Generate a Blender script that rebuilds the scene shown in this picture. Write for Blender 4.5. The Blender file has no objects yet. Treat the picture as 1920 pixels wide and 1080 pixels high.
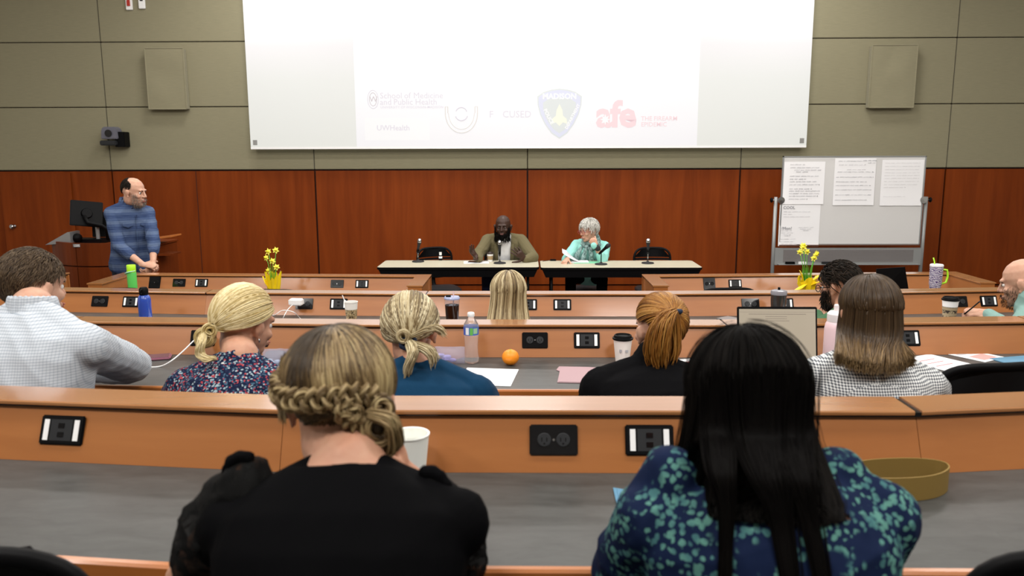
import bpy, bmesh, math, random
import numpy as np
from mathutils import Vector, Matrix, Euler, noise
S = bpy.context.scene
COL = S.collection
random.seed(4)
PI = math.pi
R = math.radians

# ---------------------------------------------------------------- camera
cd = bpy.data.cameras.new('camera')
cam = bpy.data.objects.new('camera', cd); COL.objects.link(cam)
cd.sensor_width = 36; cd.lens = 36 * 1500 / 1920
cd.clip_start = .05; cd.clip_end = 100
cam.matrix_world = Matrix.Translation((0, 0, 2.02)) @ Matrix.Rotation(R(.95), 4, 'Z') @ Matrix.Rotation(R(90 - 9.46), 4, 'X') @ Matrix.Rotation(R(-.18), 4, 'Z')
cd.dof.use_dof = True; cd.dof.focus_distance = 5.2; cd.dof.aperture_fstop = 4.8
S.camera = cam

# ---------------------------------------------------------------- world, exposure
w = bpy.data.worlds.new('world'); S.world = w; w.use_nodes = True
w.node_tree.nodes['Background'].inputs[0].default_value = (1, .97, .93, 1)
w.node_tree.nodes['Background'].inputs[1].default_value = .12
S.view_settings.view_transform = 'Standard'; S.view_settings.look = 'None'
S.view_settings.gamma = 1; S.view_settings.use_curve_mapping = False
EXPO = .3
S.view_settings.exposure = EXPO
CEIL = 5.4

def area_light(x, y, z, sx, sy, power, col=(1, .965, .92)):
    l = bpy.data.lights.new('ceiling_light', 'AREA'); l.shape = 'RECTANGLE'; l.size = sx; l.size_y = sy
    l.energy = power; l.color = col
    o = bpy.data.objects.new('ceiling_light', l); COL.objects.link(o); o.location = (x, y, z)
    return o
LIGHTS = [(x, y) for y in (-.6, 2.2, 5.0, 7.8) for x in (-4.6, -1.55, 1.55, 4.6)] + [(x, 10.2) for x in (-3.6, 0, 3.6)]
def lamp_tilt(y): return R(30 if y < 3 else 18 if y < 6 else 0)
for x, y in LIGHTS:
    area_light(x, y, CEIL - .30, 1.1, .55, (62 if y < 0 else 50 if abs(x) < 4 else 34) if y < 9 else (56 if x == 0 else 42)).rotation_euler.x = lamp_tilt(y)

# ---------------------------------------------------------------- materials
MATS = {}
def srgb(r, g, b):
    f = lambda c: (c / 255 / 12.92) if c / 255 <= .04045 else ((c / 255 + .055) / 1.055) ** 2.4
    return (f(r), f(g), f(b), 1)
def lin(c):
    return tuple(c) + (1,) if len(c) == 3 else tuple(c)
def mat(name, col, rough=.5, metal=0., coat=0., spec=.5, sheen=0., trans=0., ior=1.45, emit=None, es=1.):
    m = bpy.data.materials.new(name); m.use_nodes = True
    b = m.node_tree.nodes['Principled BSDF']
    b.inputs['Base Color'].default_value = lin(col)
    b.inputs['Roughness'].default_value = rough; b.inputs['Metallic'].default_value = metal
    b.inputs['Coat Weight'].default_value = coat; b.inputs['Coat Roughness'].default_value = .12
    b.inputs['Specular IOR Level'].default_value = spec
    b.inputs['Sheen Weight'].default_value = sheen
    b.inputs['Transmission Weight'].default_value = trans; b.inputs['IOR'].default_value = ior
    if emit:
        b.inputs['Emission Color'].default_value = lin(emit); b.inputs['Emission Strength'].default_value = es
    MATS[name] = m
    return m
def nodes(m):
    nt = m.node_tree
    return nt, nt.nodes, nt.links, nt.nodes['Principled BSDF']
def coords(nt, scale=(1, 1, 1), kind='Object'):
    tc = nt.nodes.new('ShaderNodeTexCoord'); mp = nt.nodes.new('ShaderNodeMapping')
    mp.inputs['Scale'].default_value = scale
    nt.links.new(tc.outputs[kind], mp.inputs['Vector'])
    return mp.outputs[0]
def tex_noise(nt, vec, scale=5, detail=3, rough=.5, dist=0.):
    n = nt.nodes.new('ShaderNodeTexNoise'); n.inputs['Scale'].default_value = scale
    n.inputs['Detail'].default_value = detail; n.inputs['Roughness'].default_value = rough
    n.inputs['Distortion'].default_value = dist
    nt.links.new(vec, n.inputs['Vector'])
    return n.outputs['Fac']
def ramp(nt, fac, stops, interp='LINEAR'):
    r = nt.nodes.new('ShaderNodeValToRGB'); r.color_ramp.interpolation = interp
    e = r.color_ramp.elements
    e[0].position, e[0].color = stops[0][0], lin(stops[0][1]); e[1].position, e[1].color = stops[-1][0], lin(stops[-1][1])
    for p, c in stops[1:-1]:
        k = e.new(p); k.color = lin(c)
    nt.links.new(fac, r.inputs[0])
    return r.outputs[0]
def bump(m, fac, strength=.2, dist=.002):
    nt, ns, ln, b = nodes(m)
    n = ns.new('ShaderNodeBump'); n.inputs['Strength'].default_value = strength; n.inputs['Distance'].default_value = dist
    ln.new(fac, n.inputs['Height']); ln.new(n.outputs[0], b.inputs['Normal'])
def mixc(nt, fac, a, b, mode='MIX'):
    n = nt.nodes.new('ShaderNodeMix'); n.data_type = 'RGBA'; n.blend_type = mode
    if isinstance(fac, (int, float)): n.inputs[0].default_value = fac
    else: nt.links.new(fac, n.inputs[0])
    for k, v in ((6, a), (7, b)):
        if isinstance(v, (tuple, list)): n.inputs[k].default_value = lin(v)
        else: nt.links.new(v, n.inputs[k])
    return n.outputs[2]
def wood(name, dark, light, scale, rough=.38, coat=.3):
    m = mat(name, light, rough, coat=coat)
    nt, ns, ln, b = nodes(m)
    v = coords(nt, scale)
    f = tex_noise(nt, v, 1, 6, .62, .6)
    ln.new(ramp(nt, f, [(.3, dark), (.7, light)]), b.inputs['Base Color'])
    v2 = coords(nt, tuple(s * 3 for s in scale)); f2 = tex_noise(nt, v2, 1, 4)
    bump(m, f2, .08, .001)
    return m
W_WALL = wood('cherry_wall_wood', (.135, .0225, .0018), (.21, .040, .0042), (6, 6, .5), .5, 0)
W_WALL2 = wood('cherry_wall_wood_dark', (.09, .016, .002), (.15, .029, .004), (6, 6, .5), .5, 0)
for m_ in (W_WALL, W_WALL2): m_.node_tree.nodes['Principled BSDF'].inputs['Specular IOR Level'].default_value = .15
W_DESK = wood('desk_wood', (.30, .104, .026), (.37, .138, .038), (.9, 4, 9), .36, .25)
W_CAP = wood('desk_cap_wood', (.30, .125, .04), (.40, .175, .062), (.8, 9, 6), .22, .85)
W_EDGE = wood('desk_edge_wood', (.36, .115, .025), (.48, .165, .04), (.8, 9, 9), .3, .5)
W_DARK = mat('dark_recess', (.03, .006, .002), .7)
LAM = mat('grey_laminate', (.06, .06, .06), .42)
nt, ns, ln, b = nodes(LAM)
f = tex_noise(nt, coords(nt, (5, 16, 5)), 1.6, 8, .68, .4)
ln.new(ramp(nt, f, [(.25, (.036, .036, .034)), (.75, (.078, .079, .075))]), b.inputs['Base Color'])
FAB = mat('wall_fabric', (.25, .225, .14), .9, sheen=.2)
nt, ns, ln, b = nodes(FAB)
f = tex_noise(nt, coords(nt, (8, 8, 260)), 1, 3, .6)
ln.new(ramp(nt, f, [(.2, (.205, .187, .118)), (.8, (.262, .240, .152))]), b.inputs['Base Color']); bump(FAB, f, .25, .002)
CARPET = mat('carpet', (.05, .05, .055), .95)
nt, ns, ln, b = nodes(CARPET)
f = tex_noise(nt, coords(nt, (1, 1, 1)), 180, 2, .6)
ln.new(ramp(nt, f, [(.3, (.03, .03, .035)), (.7, (.09, .085, .085))]), b.inputs['Base Color']); bump(CARPET, f, .6, .004)
BLACK = mat('black_plastic', (.003, .003, .0035), .5, spec=.12)
GLOSSBLK = mat('glossy_black_plate', (.004, .004, .005), .13)
SATIN = mat('black_mesh', (.004, .004, .0045), .6, spec=.12)
DGREY = mat('dark_grey_plastic', (.022, .023, .025), .5, spec=.25)
MGREY = mat('grey_metal', (.32, .33, .34), .35, metal=.6)
STEEL = mat('steel', (.45, .45, .46), .22, metal=1)
WHITE = mat('white_plastic', (.82, .82, .82), .4)
PAPER = mat('white_paper', (.86, .86, .88), .8)
WALLW = mat('painted_wall', (.68, .66, .60), .9)
CEILM = mat('ceiling_tile', (.82, .81, .79), .9)
TABLE = mat('table_top_laminate', (.50, .47, .36), .38)
BOARD = mat('whiteboard_face', (.66, .655, .65), .35)
INK = mat('marker_ink', (.07, .07, .09), .8)
INKG = mat('grey_print', (.35, .35, .37), .8)

# ---------------------------------------------------------------- mesh helpers
class MB:
    def __init__(s): s.v = []; s.f = []; s.mi = []
    def add(s, vs, fs, M=None, mi=0):
        n = len(s.v)
        if M is not None: vs = [tuple(M @ Vector(p)) for p in vs]
        s.v += [tuple(p) for p in vs]; s.f += [tuple(i + n for i in f) for f in fs]; s.mi += [mi] * len(fs)
        return s
    def box(s, x0, x1, y0, y1, z0, z1, M=None, mi=0):
        vs = [(x, y, z) for z in (z0, z1) for y in (y0, y1) for x in (x0, x1)]
        return s.add(vs, [(0, 2, 3, 1), (4, 5, 7, 6), (0, 1, 5, 4), (2, 6, 7, 3), (0, 4, 6, 2), (1, 3, 7, 5)], M, mi)
    def cbox(s, c, d, M=None, mi=0):
        return s.box(c[0] - d[0] / 2, c[0] + d[0] / 2, c[1] - d[1] / 2, c[1] + d[1] / 2, c[2] - d[2] / 2, c[2] + d[2] / 2, M, mi)
    def prism(s, poly, z0, z1, M=None, mi=0):
        n = len(poly); vs = [(x, y, z0) for x, y in poly] + [(x, y, z1) for x, y in poly]
        fs = [tuple(range(n))[::-1], tuple(range(n, 2 * n))] + [(i, (i + 1) % n, (i + 1) % n + n, i + n) for i in range(n)]
        return s.add(vs, fs, M, mi)
    def lathe(s, prof, n=24, M=None, mi=0, caps=True):
        vs = []; fs = []
        for r, z in prof:
            for i in range(n):
                a = 2 * PI * i / n; vs.append((r * math.cos(a), r * math.sin(a), z))
        for k in range(len(prof) - 1):
            for i in range(n):
                j = (i + 1) % n; fs.append((k * n + i, k * n + j, (k + 1) * n + j, (k + 1) * n + i))
        if caps:
            fs.append(tuple(range(n))[::-1]); fs.append(tuple((len(prof) - 1) * n + i for i in range(n)))
        return s.add(vs, fs, M, mi)
    def tube(s, pts, rad, n=8, M=None, mi=0, flat=1., up=None, caps=True):
        pts = [Vector(p) for p in pts]; m = len(pts)
        if not hasattr(rad, '__len__'): rad = [rad] * m
        vs = []; fs = []; prev = None
        for k, p in enumerate(pts):
            t = (pts[min(k + 1, m - 1)] - pts[max(k - 1, 0)]).normalized()
            if prev is None:
                u = Vector(up) if up else (Vector((0, 0, 1)) if abs(t.z) < .9 else Vector((1, 0, 0)))
            else: u = prev
            u = (u - t * u.dot(t)).normalized(); prev = u; v = t.cross(u)
            for i in range(n):
                a = 2 * PI * i / n
                vs.append(p + u * (rad[k] * flat * math.cos(a)) + v * (rad[k] * math.sin(a)))
        for k in range(m - 1):
            for i in range(n):
                j = (i + 1) % n; fs.append((k * n + i, k * n + j, (k + 1) * n + j, (k + 1) * n + i))
        if caps: fs.append(tuple(range(n))[::-1]); fs.append(tuple((m - 1) * n + i for i in range(n)))
        return s.add(vs, fs, M, mi)
    def ball(s, c, r, n=12, M=None, mi=0):
        if not hasattr(r, '__len__'): r = (r, r, r)
        vs = []; fs = []
        h = n // 2
        for k in range(h + 1):
            ph = PI * k / h
            for i in range(n):
                a = 2 * PI * i / n
                vs.append((c[0] + r[0] * math.sin(ph) * math.cos(a), c[1] + r[1] * math.sin(ph) * math.sin(a), c[2] - r[2] * math.cos(ph)))
        for k in range(h):
            for i in range(n):
                j = (i + 1) % n; fs.append((k * n + i, k * n + j, (k + 1) * n + j, (k + 1) * n + i))
        return s.add(vs, fs, M, mi)
    def build(s, name, m, parent=None, bevel=0, smooth=False, weld=False, seg=2, auto=None, kind=None):
        me = bpy.data.meshes.new(name); me.from_pydata(s.v, [], s.f); me.validate()
        ms = m if isinstance(m, (list, tuple)) else [m]
        for x in ms: me.materials.append(x)
        if len(ms) > 1: me.polygons.foreach_set('material_index', s.mi[:len(me.polygons)])
        if weld or bevel:
            bm = bmesh.new(); bm.from_mesh(me)
            if weld: bmesh.ops.remove_doubles(bm, verts=bm.verts, dist=1e-5)
            if bevel:
                es = [e for e in bm.edges if len(e.link_faces) == 2 and e.calc_face_angle(0) > .5]
                bmesh.ops.bevel(bm, geom=es, offset=bevel, segments=seg, affect='EDGES', clamp_overlap=True)
            bm.to_mesh(me); bm.free()
        if smooth or auto:
            me.polygons.foreach_set('use_smooth', [True] * len(me.polygons))
            if auto or bevel: me.set_sharp_from_angle(angle=R(auto or 40))
        o = bpy.data.objects.new(name, me); COL.objects.link(o)
        if parent is not None: o.parent = parent
        if kind: o['kind'] = kind
        return o

def T(x, y, z, rz=0, rx=0, ry=0):
    return Matrix.Translation((x, y, z)) @ Euler((rx, ry, rz)).to_matrix().to_4x4()
def thing(name, label, cat, loc=(0, 0, 0), rz=0, group=None, kind=None):
    o = bpy.data.objects.new(name, None); COL.objects.link(o); o.location = loc; o.rotation_euler = (0, 0, rz)
    o.empty_display_size = .05
    if label: o['label'] = label
    if cat: o['category'] = cat
    if group: o['group'] = group
    if kind: o['kind'] = kind
    return o
def tag(o, label, cat, group=None):
    o['label'] = label; o['category'] = cat
    if group: o['group'] = group
    return o
def dup(root, loc, rz=None, label=None):
    r = root.copy(); COL.objects.link(r); r.location = loc
    if rz is not None: r.rotation_euler = (0, 0, rz)
    if label: r['label'] = label
    for ch in list(root.children):
        c = ch.copy(); COL.objects.link(c); c.parent = r
        for g in ch.children:
            d = g.copy(); COL.objects.link(d); d.parent = c
    return r
def text(name, s, size, M, m, parent=None, depth=.0006, bold=0., align='LEFT', shear=0., space=1.):
    c = bpy.data.curves.new(name, 'FONT'); c.body = s; c.size = size; c.extrude = depth; c.offset = bold; c.align_x = align
    c.shear = shear; c.space_character = space; c.resolution_u = 2
    t = bpy.data.objects.new(name, c); COL.objects.link(t)
    dg = bpy.context.evaluated_depsgraph_get()
    me = bpy.data.meshes.new_from_object(t.evaluated_get(dg)); me.transform(M)
    bpy.data.objects.remove(t); bpy.data.curves.remove(c)
    me.materials.clear(); me.materials.append(m)
    o = bpy.data.objects.new(name, me); COL.objects.link(o)
    if parent is not None: o.parent = parent
    return o
UP = Matrix.Rotation(R(90), 4, 'X')      # text in XY -> standing, read from -Y

# ================================================================ the room
FL = {1: .08, 2: .233, 3: .368, 4: .516, 5: .67}
def struct(o):
    o['kind'] = 'structure'; return o
fl = thing('floor', None, None, kind='structure')
MB().box(-8, 8, 7.2, 11.6, -.1, 0).build('stage_floor', CARPET, fl)
for k, (y0, y1) in {1: (5.25, 7.2), 2: (3.72, 5.25), 3: (2.05, 3.72), 4: (.2, 2.05), 5: (-3, .2)}.items():
    MB().box(-8, 8, y0, y1, -.1, FL[k]).build('floor_tier', CARPET, fl)
for n, x in (('wall_left', -8.1), ('wall_right', 8.1)):
    struct(MB().box(x - .1, x + .1, -3.1, 11.8, -.1, CEIL + .1).build(n, WALLW))
struct(MB().box(-8.2, 8.2, -3.2, -3, -.1, CEIL + .1).build('wall_back', WALLW))
ce = struct(MB().box(-8.2, 8.2, -3.2, 11.8, CEIL, CEIL + .1).build('ceiling', CEILM))
LGHT = mat('light_diffuser', (.9, .9, .9), .5, emit=(1, .95, .87), es=2.)
for x, y in LIGHTS:
    LMt = T(x, y, CEIL - .30, 0, lamp_tilt(y))
    MB().box(-.6, .6, -.33, .33, .02, .07, LMt).build('light_frame', WHITE, ce)
    MB().box(-.55, .55, -.28, .28, .008, .0195, LMt).build('light_diffuser', LGHT, ce)
    for sx in (-.5, .5): MB().tube([(x + sx, y, CEIL - .25), (x + sx, y, CEIL)], .008, 6).build('light_hanger', WHITE, ce)
# front wall: timber wainscot and fabric panels, each a part with a reveal between
wf = thing('wall_front', None, None, (0, 11.6, 0), kind='structure')
MB().box(-8, 8, .045, .2, 0, CEIL).build('backing', W_DARK, wf)
VX = [-8.0, -5.98, -3.03, .035, 3.075, 5.985, 8.0]
for i in range(6):
    MB().box(VX[i] + .012, VX[i + 1] - .012, 0, .04, .14, 1.80).build('wood_panel', W_WALL, wf, bevel=.003)
    MB().box(VX[i] + .012, VX[i + 1] - .012, .012, .04, .01, .12).build('base_board', W_WALL, wf)
for zi, (z0, z1) in enumerate(((1.822, 2.70), (2.712, 3.595), (3.607, 4.49), (4.50, CEIL))):
    for i in range(6):
        if zi == 0 or i in (0, 1, 4, 5) or True:
            MB().box(VX[i] + .006, VX[i + 1] - .006, -.012, .04, z0, z1).build('fabric_panel', FAB, wf, bevel=.006)
# concealed door in the timber at far left, its joint and knob
dr = thing('door_1', None, None, (-7.1, 11.59, .08), kind='structure')
MB().box(-.52, .52, -.012, .0, .07, 1.70).build('door_leaf', W_WALL, dr, bevel=.002)
kb = (-7.469, 11.500, 1.011)
MB().lathe([(.0, 0), (.028, .002), (.03, .012), (.012, .02), (.012, .045), (.03, .055), (.034, .07), (.026, .085), (0, .088)], 20,
    T(kb[0] + 7.1, -.012, kb[2] - .08, 0, R(90))).build('door_knob', STEEL, dr, smooth=True)
struct(MB().box(-4.758, -4.752, 11.594, 11.6, .14, 1.80).build('trim_1', W_DARK))
struct(MB().box(-7.9, -7.62, 11.53, 11.588, 2.72, 2.98).build('trim_2', FAB))

# ---------------------------------------------------------------- projection screen
sc = thing('projection_screen', 'large pulled down projection screen showing a slide of partner logos', 'projection screen', (0, 11.42, 2.115))
def screen_mat(n, stops):  # projector light on the cloth put into its emission, brighter upward
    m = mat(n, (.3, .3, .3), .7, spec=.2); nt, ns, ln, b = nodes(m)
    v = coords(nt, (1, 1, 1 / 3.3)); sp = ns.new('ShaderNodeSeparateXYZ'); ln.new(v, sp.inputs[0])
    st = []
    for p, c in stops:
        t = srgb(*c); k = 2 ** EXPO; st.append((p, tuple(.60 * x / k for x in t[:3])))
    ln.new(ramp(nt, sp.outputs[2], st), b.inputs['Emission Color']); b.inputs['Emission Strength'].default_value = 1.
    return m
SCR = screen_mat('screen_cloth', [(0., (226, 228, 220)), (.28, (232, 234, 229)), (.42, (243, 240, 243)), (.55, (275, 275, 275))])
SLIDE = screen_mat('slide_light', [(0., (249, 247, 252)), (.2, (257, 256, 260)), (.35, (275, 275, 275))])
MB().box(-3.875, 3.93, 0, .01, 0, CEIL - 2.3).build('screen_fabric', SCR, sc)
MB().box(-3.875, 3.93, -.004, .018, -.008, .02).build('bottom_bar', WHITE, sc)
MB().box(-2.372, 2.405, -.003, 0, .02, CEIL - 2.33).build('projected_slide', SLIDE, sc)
MB().box(-4.0, 4.05, -.08, .12, CEIL - 2.3, CEIL - 2.12).build('screen_case', WHITE, sc, bevel=.01)
def ink(n, r, g, b_):  # slide colours, projector light included as emission
    t = srgb(r, g, b_); k = 2 ** EXPO
    return mat(n, tuple(.33 * c for c in t[:3]), .7, spec=.1, emit=tuple(.60 * c / k for c in t[:3]), es=1.)
I_LAV = ink('slide_ink_lavender', 232, 227, 236); I_GREY = ink('slide_ink_grey', 216, 208, 212)
I_BLUE = ink('slide_ink_blue', 227, 229, 245); I_GRN = ink('slide_ink_green', 227, 231, 230)
I_YEL = ink('slide_ink_yellow', 249, 249, 232); I_RED = ink('slide_ink_pink', 250, 223, 227)
I_CREAM = ink('slide_ink_cream', 236, 231, 226); I_W = ink('slide_ink_white', 252, 252, 253)
def sp_(p): return (p[0], p[2] - 2.115)
def stext(s, p, size, m, bold=0., space=1., align='LEFT', n='slide_lettering'):
    x, z = sp_(p)
    for wd in s.split(' '):
        o = text(n, wd, size, Matrix.Translation((x, -.006, z)) @ UP, m, sc, .0004, bold, align, 0, space)
        x = max(v.co.x for v in o.data.vertices) + size * .28
stext('School of Medicine', (-2.024, 11.400, 2.800), .115, I_LAV)
stext('and Public Health', (-2.027, 11.400, 2.713), .115, I_LAV)
stext('UNIVERSITY OF WISCONSIN-MADISON', (-2.021, 11.400, 2.665), .046, I_LAV, .0004, 1.12)
MB().box(-2.25, -1.34, -.0045, -.003, .11, .42).build('logo_card', I_W, sc)
stext('UWHealth', (-2.082, 11.400, 2.362), .105, I_LAV, .001)
stext('F', (-0.502, 11.400, 2.535), .13, I_LAV); stext('CUSED', (-0.316, 11.400, 2.535), .13, I_LAV)
def ring(poly, w_, M, name, m):
    mb = MB(); n = len(poly)
    mb.tube([(p[0], 0, p[1]) for p in poly], w_, 4, M, caps=True); return mb.build(name, m, sc)
c = sp_((-2.121, 11.400, 2.789)); M0 = Matrix.Translation((c[0], -.005, c[1]))
def oval(a, b_, n=24, a0=0, a1=2 * PI): return [(a * math.cos(a0 + (a1 - a0) * i / n), b_ * math.sin(a0 + (a1 - a0) * i / n)) for i in range(n + 1)]
ring(oval(.075, .125), .004, M0, 'crest_outline', I_LAV); ring(oval(.05, .09), .004, M0, 'crest_inner', I_GREY)
text('crest_letter', 'W', .11, Matrix.Translation((c[0] - .05, -.006, c[1] - .035)) @ UP, I_GREY, sc)
c = sp_((-0.888, 11.400, 2.595)); M0 = Matrix.Translation((c[0], -.005, c[1]))
ring(oval(.225, .27, 30, -PI, 0), .006, M0, 'emblem_arc', I_CREAM); ring(oval(.18, .22, 30, -PI, 0), .004, M0, 'emblem_arc', I_CREAM)
for sx in (-1, 1):
    ring([(sx * .225, 0), (sx * .225, .09), (sx * .19, .09), (sx * .19, 0)], .006, M0, 'emblem_hand', I_CREAM)
ring(oval(.08, .08, 16, .3, 2.8), .007, M0, 'emblem_swirl', I_LAV); ring(oval(.09, .10, 16, -2.7, -.4), .007, M0, 'emblem_swirl', I_LAV)
# shield
c = sp_((0.480, 11.400, 2.583)); M0 = Matrix.Translation((c[0], -.005, c[1])) @ Matrix.Rotation(R(90), 4, 'X')
def shield(k): return [(x * k, y * k) for x, y in ((0, .34), (.12, .325), (.22, .295), (.31, .235), (.305, .12), (.27, -.01), (.2, -.15), (.11, -.27), (0, -.345), (-.11, -.27), (-.2, -.15), (-.27, -.01), (-.305, .12), (-.31, .235), (-.22, .295), (-.12, .325))]
MB().prism(shield(1), 0, .001, M0).build('shield_edge', I_GRN, sc)
MB().prism(shield(.95), .001, .002, M0).build('shield_field', I_BLUE, sc)
MB().prism([(x * .74, y * .72 - .02) for x, y in shield(1)], .002, .003, M0).build('shield_centre', I_GRN, sc)
MB().prism([(-.11, -.14), (-.1, -.07), (-.05, -.03), (-.04, .05), (0, .13), (.04, .05), (.05, -.03), (.1, -.07), (.11, -.14), (.05, -.12), (0, -.17), (-.05, -.12)], .003, .004, M0).build('shield_dome', I_YEL, sc)
text('shield_lettering', 'MADISON', .105, M0 @ Matrix.Translation((0, .2, .004)), I_W, sc, .0004, .004, 'CENTER')
text('shield_lettering', 'POLICE', .07, M0 @ Matrix.Translation((-.17, -.05, .004)) @ Matrix.Rotation(R(-62), 4, 'Z'), I_W, sc, .0004, .002, 'CENTER')
text('shield_lettering', 'DEPARTMENT', .06, M0 @ Matrix.Translation((.2, -.05, .004)) @ Matrix.Rotation(R(62), 4, 'Z'), I_W, sc, .0004, .002, 'CENTER')
stext('afe', (0.994, 11.400, 2.406), .50, I_RED, .016, .95)
c = sp_((1.119, 11.400, 2.500)); M0 = Matrix.Translation((c[0], -.0085, c[1])) @ Matrix.Rotation(R(90), 4, 'X')
MB().prism([((.075 if i % 2 == 0 else .035) * math.cos(PI * i / 8), (.075 if i % 2 == 0 else .035) * math.sin(PI * i / 8)) for i in range(16)], 0, .001, M0).build('logo_star', I_W, sc)
stext('THE FIREARM', (1.616, 11.400, 2.484), .085, I_RED, .0006); stext('EPIDEMIC', (1.618, 11.400, 2.404), .085, I_RED, .0006)
for px in (-3.81, 3.865): MB().box(px - .03, px + .03, -.003, 0, .05, .12).build('maker_mark', mat('mark_grey', (.25, .25, .24), .8), sc)

# ---------------------------------------------------------------- wall speakers, wall devices, camera
def wall_speaker(label, x0, x1, z0, z1, tw):
    t = thing('wall_speaker', label, 'speaker', ((x0 + x1) / 2, 11.585, z0), group='fabric covered wall speakers')
    wd = (x1 - x0) / 2; h = z1 - z0
    mb = MB(); nx, nz = 12, 18; vs = []; fs = []
    for j in range(nz + 1):
        for i in range(nx + 1):
            u = i / nx; v_ = j / nz
            d = .012 * noise.noise(Vector((u * 2.2 + tw, v_ * 2.6, tw * 3))) * (math.sin(PI * u) * math.sin(PI * v_)) ** .5
            vs.append((-wd + 2 * wd * u, -.11 + d * 1.6, h * v_))
    for j in range(nz):
        for i in range(nx): a = j * (nx + 1) + i; fs.append((a, a + 1, a + nx + 2, a + nx + 1))
    mb.add(vs, fs); mb.build('grille_cloth', FAB, t, smooth=True)
    MB().box(-wd + .004, wd - .004, -.09, 0, .004, h - .004).build('cabinet', FAB, t)
    mb = MB()
    for a, b_ in (((-wd, 0), (wd, 0)), ((wd, 0), (wd, h)), ((wd, h), (-wd, h)), ((-wd, h), (-wd, 0))):
        mb.tube([(a[0], -.11, a[1]), (b_[0], -.11, b_[1])], .008, 6)
    mb.build('cloth_edge', FAB, t)
wall_speaker('fabric covered speaker box on the wall left of the screen', -5.31, -4.77, 2.67, 3.50, .3)
wall_speaker('fabric covered speaker box on the wall right of the screen', 4.78, 5.40, 2.65, 3.49, 1.7)
q = (-5.867, 11.450, 2.336)
t = thing('wall_camera', 'small grey conference camera on a black bracket on the fabric wall', 'camera', (q[0], 11.58, q[2] - .1))
MB().box(.06, .2, -.16, 0, -.09, .12).build('bracket', BLACK, t, bevel=.006)
MB().box(-.13, .1, -.22, -.03, -.07, .0).build('camera_base', DGREY, t, bevel=.012)
MB().prism([(-.12, .02), (-.11, .15), (-.08, .19), (.08, .19), (.11, .15), (.12, .02)], -.03, .13, T(0, -.06, 0, 0, R(90)) @ Matrix.Translation((0, 0, 0))).build('camera_head', mat('camera_grey', (.12, .12, .15), .4), t, bevel=.01)
MB().lathe([(0, 0), (.045, 0), (.05, .02), (.035, .022), (0, .024)], 20, T(0, -.19, .1, 0, R(90))).build('lens', GLOSSBLK, t)
t = thing('fire_strobe', 'small beige fire alarm with a red light at the top edge of the wall', 'fire alarm', (-5.52, 11.585, 4.03))
MB().box(-.045, .045, -.03, 0, 0, .3).build('alarm_housing', WHITE, t, bevel=.006); MB().box(-.02, .02, -.045, -.03, .05, .13).build('alarm_light', mat('red_lens', (.4, .03, .02), .3), t)
t = thing('wall_sensor', 'plain white wall sensor right of the fire alarm', 'sensor', (-5.34, 11.585, 4.045))
MB().box(-.045, .045, -.03, 0, 0, .25).build('sensor_housing', WHITE, t, bevel=.006); MB().box(-.02, .02, -.034, -.03, .1, .16).build('sensor_window', DGREY, t)

# ================================================================ tiered desks
PROFILE_TOP = .74
def sweep(A, B, prof, gap=.0, end0=None):
    # profile (dy, z) carried straight from A=(x,y) to B
    dx = B[0] - A[0]; k = (B[1] - A[1]) / dx
    xa, xb = A[0] + gap, B[0] - gap; ya, yb = A[1] + gap * k, B[1] - gap * k
    n = len(prof)
    vs = [(xa, ya + d, z) for d, z in prof] + [(xb, yb + d, z) for d, z in prof]
    fs = [tuple(range(n))[::-1], tuple(range(n, 2 * n))] + [(i, (i + 1) % n, (i + 1) % n + n, i + n) for i in range(n)]
    return MB().add(vs, fs)
TILT = math.atan(.057 / .145)
STRIP = mat('white_label_strip', (.85, .85, .85), .5)
def plate(parent, kind, x, y, yaw, z, seed=0):
    M = T(x, y, z) @ Matrix.Rotation(yaw, 4, 'Z') @ Matrix.Rotation(-TILT, 4, 'X') @ Matrix.Translation((0, -.002, 0))
    w2, h2 = (.0575, .036) if kind != 'square' else (.052, .052)
    nm = {'bar': 'data_plate', 'outlet': 'power_outlet', 'square': 'power_outlet'}[kind]
    o = MB().box(-w2, w2, -.005, .004, -h2, h2, M).build(nm, GLOSSBLK if kind != 'bar' else BLACK, parent, bevel=.003)
    if kind == 'bar':
        for sx in (-1, 1):
            MB().box(sx * .040 - .0065, sx * .040 + .0065, -.0065, -.005, -.0255, .0255, M).build('label_strip', STRIP, o)
        MB().box(-.029, .029, -.0062, -.005, -.026, .026, M).build('data_insert', DGREY, o)
        for sz in (-1, 1):
            MB().box(-.008, .008, -.0075, -.0062, sz * .011 - .006, sz * .011 + .006, M).build('data_jack', GLOSSBLK, o)
    else:
        for sx in (-1, 1):
            mb = MB(); mb.lathe([(.0, 0), (.0165, 0), (.0165, .0022), (.015, .003), (0, .003)], 16, M @ T(sx * .0225, -.005, 0, 0, R(90)))
            s_ = mb.build('socket', DGREY if kind == 'outlet' else BLACK, o)
            mb = MB()
            for q_ in (-1, 1): mb.box(sx * .0225 + q_ * .006 - .001, sx * .0225 + q_ * .006 + .001, -.0085, -.008, -.004, .005, M)
            mb.box(sx * .0225 - .002, sx * .0225 + .002, -.0085, -.008, -.011, -.007, M)
            mb.build('socket_slots', GLOSSBLK, o)
        MB().lathe([(0, 0), (.003, 0), (.003, .001), (0, .0012)], 10, M @ T(0, -.005, 0, 0, R(90))).build('screw', STEEL, o)
    return o
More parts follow.
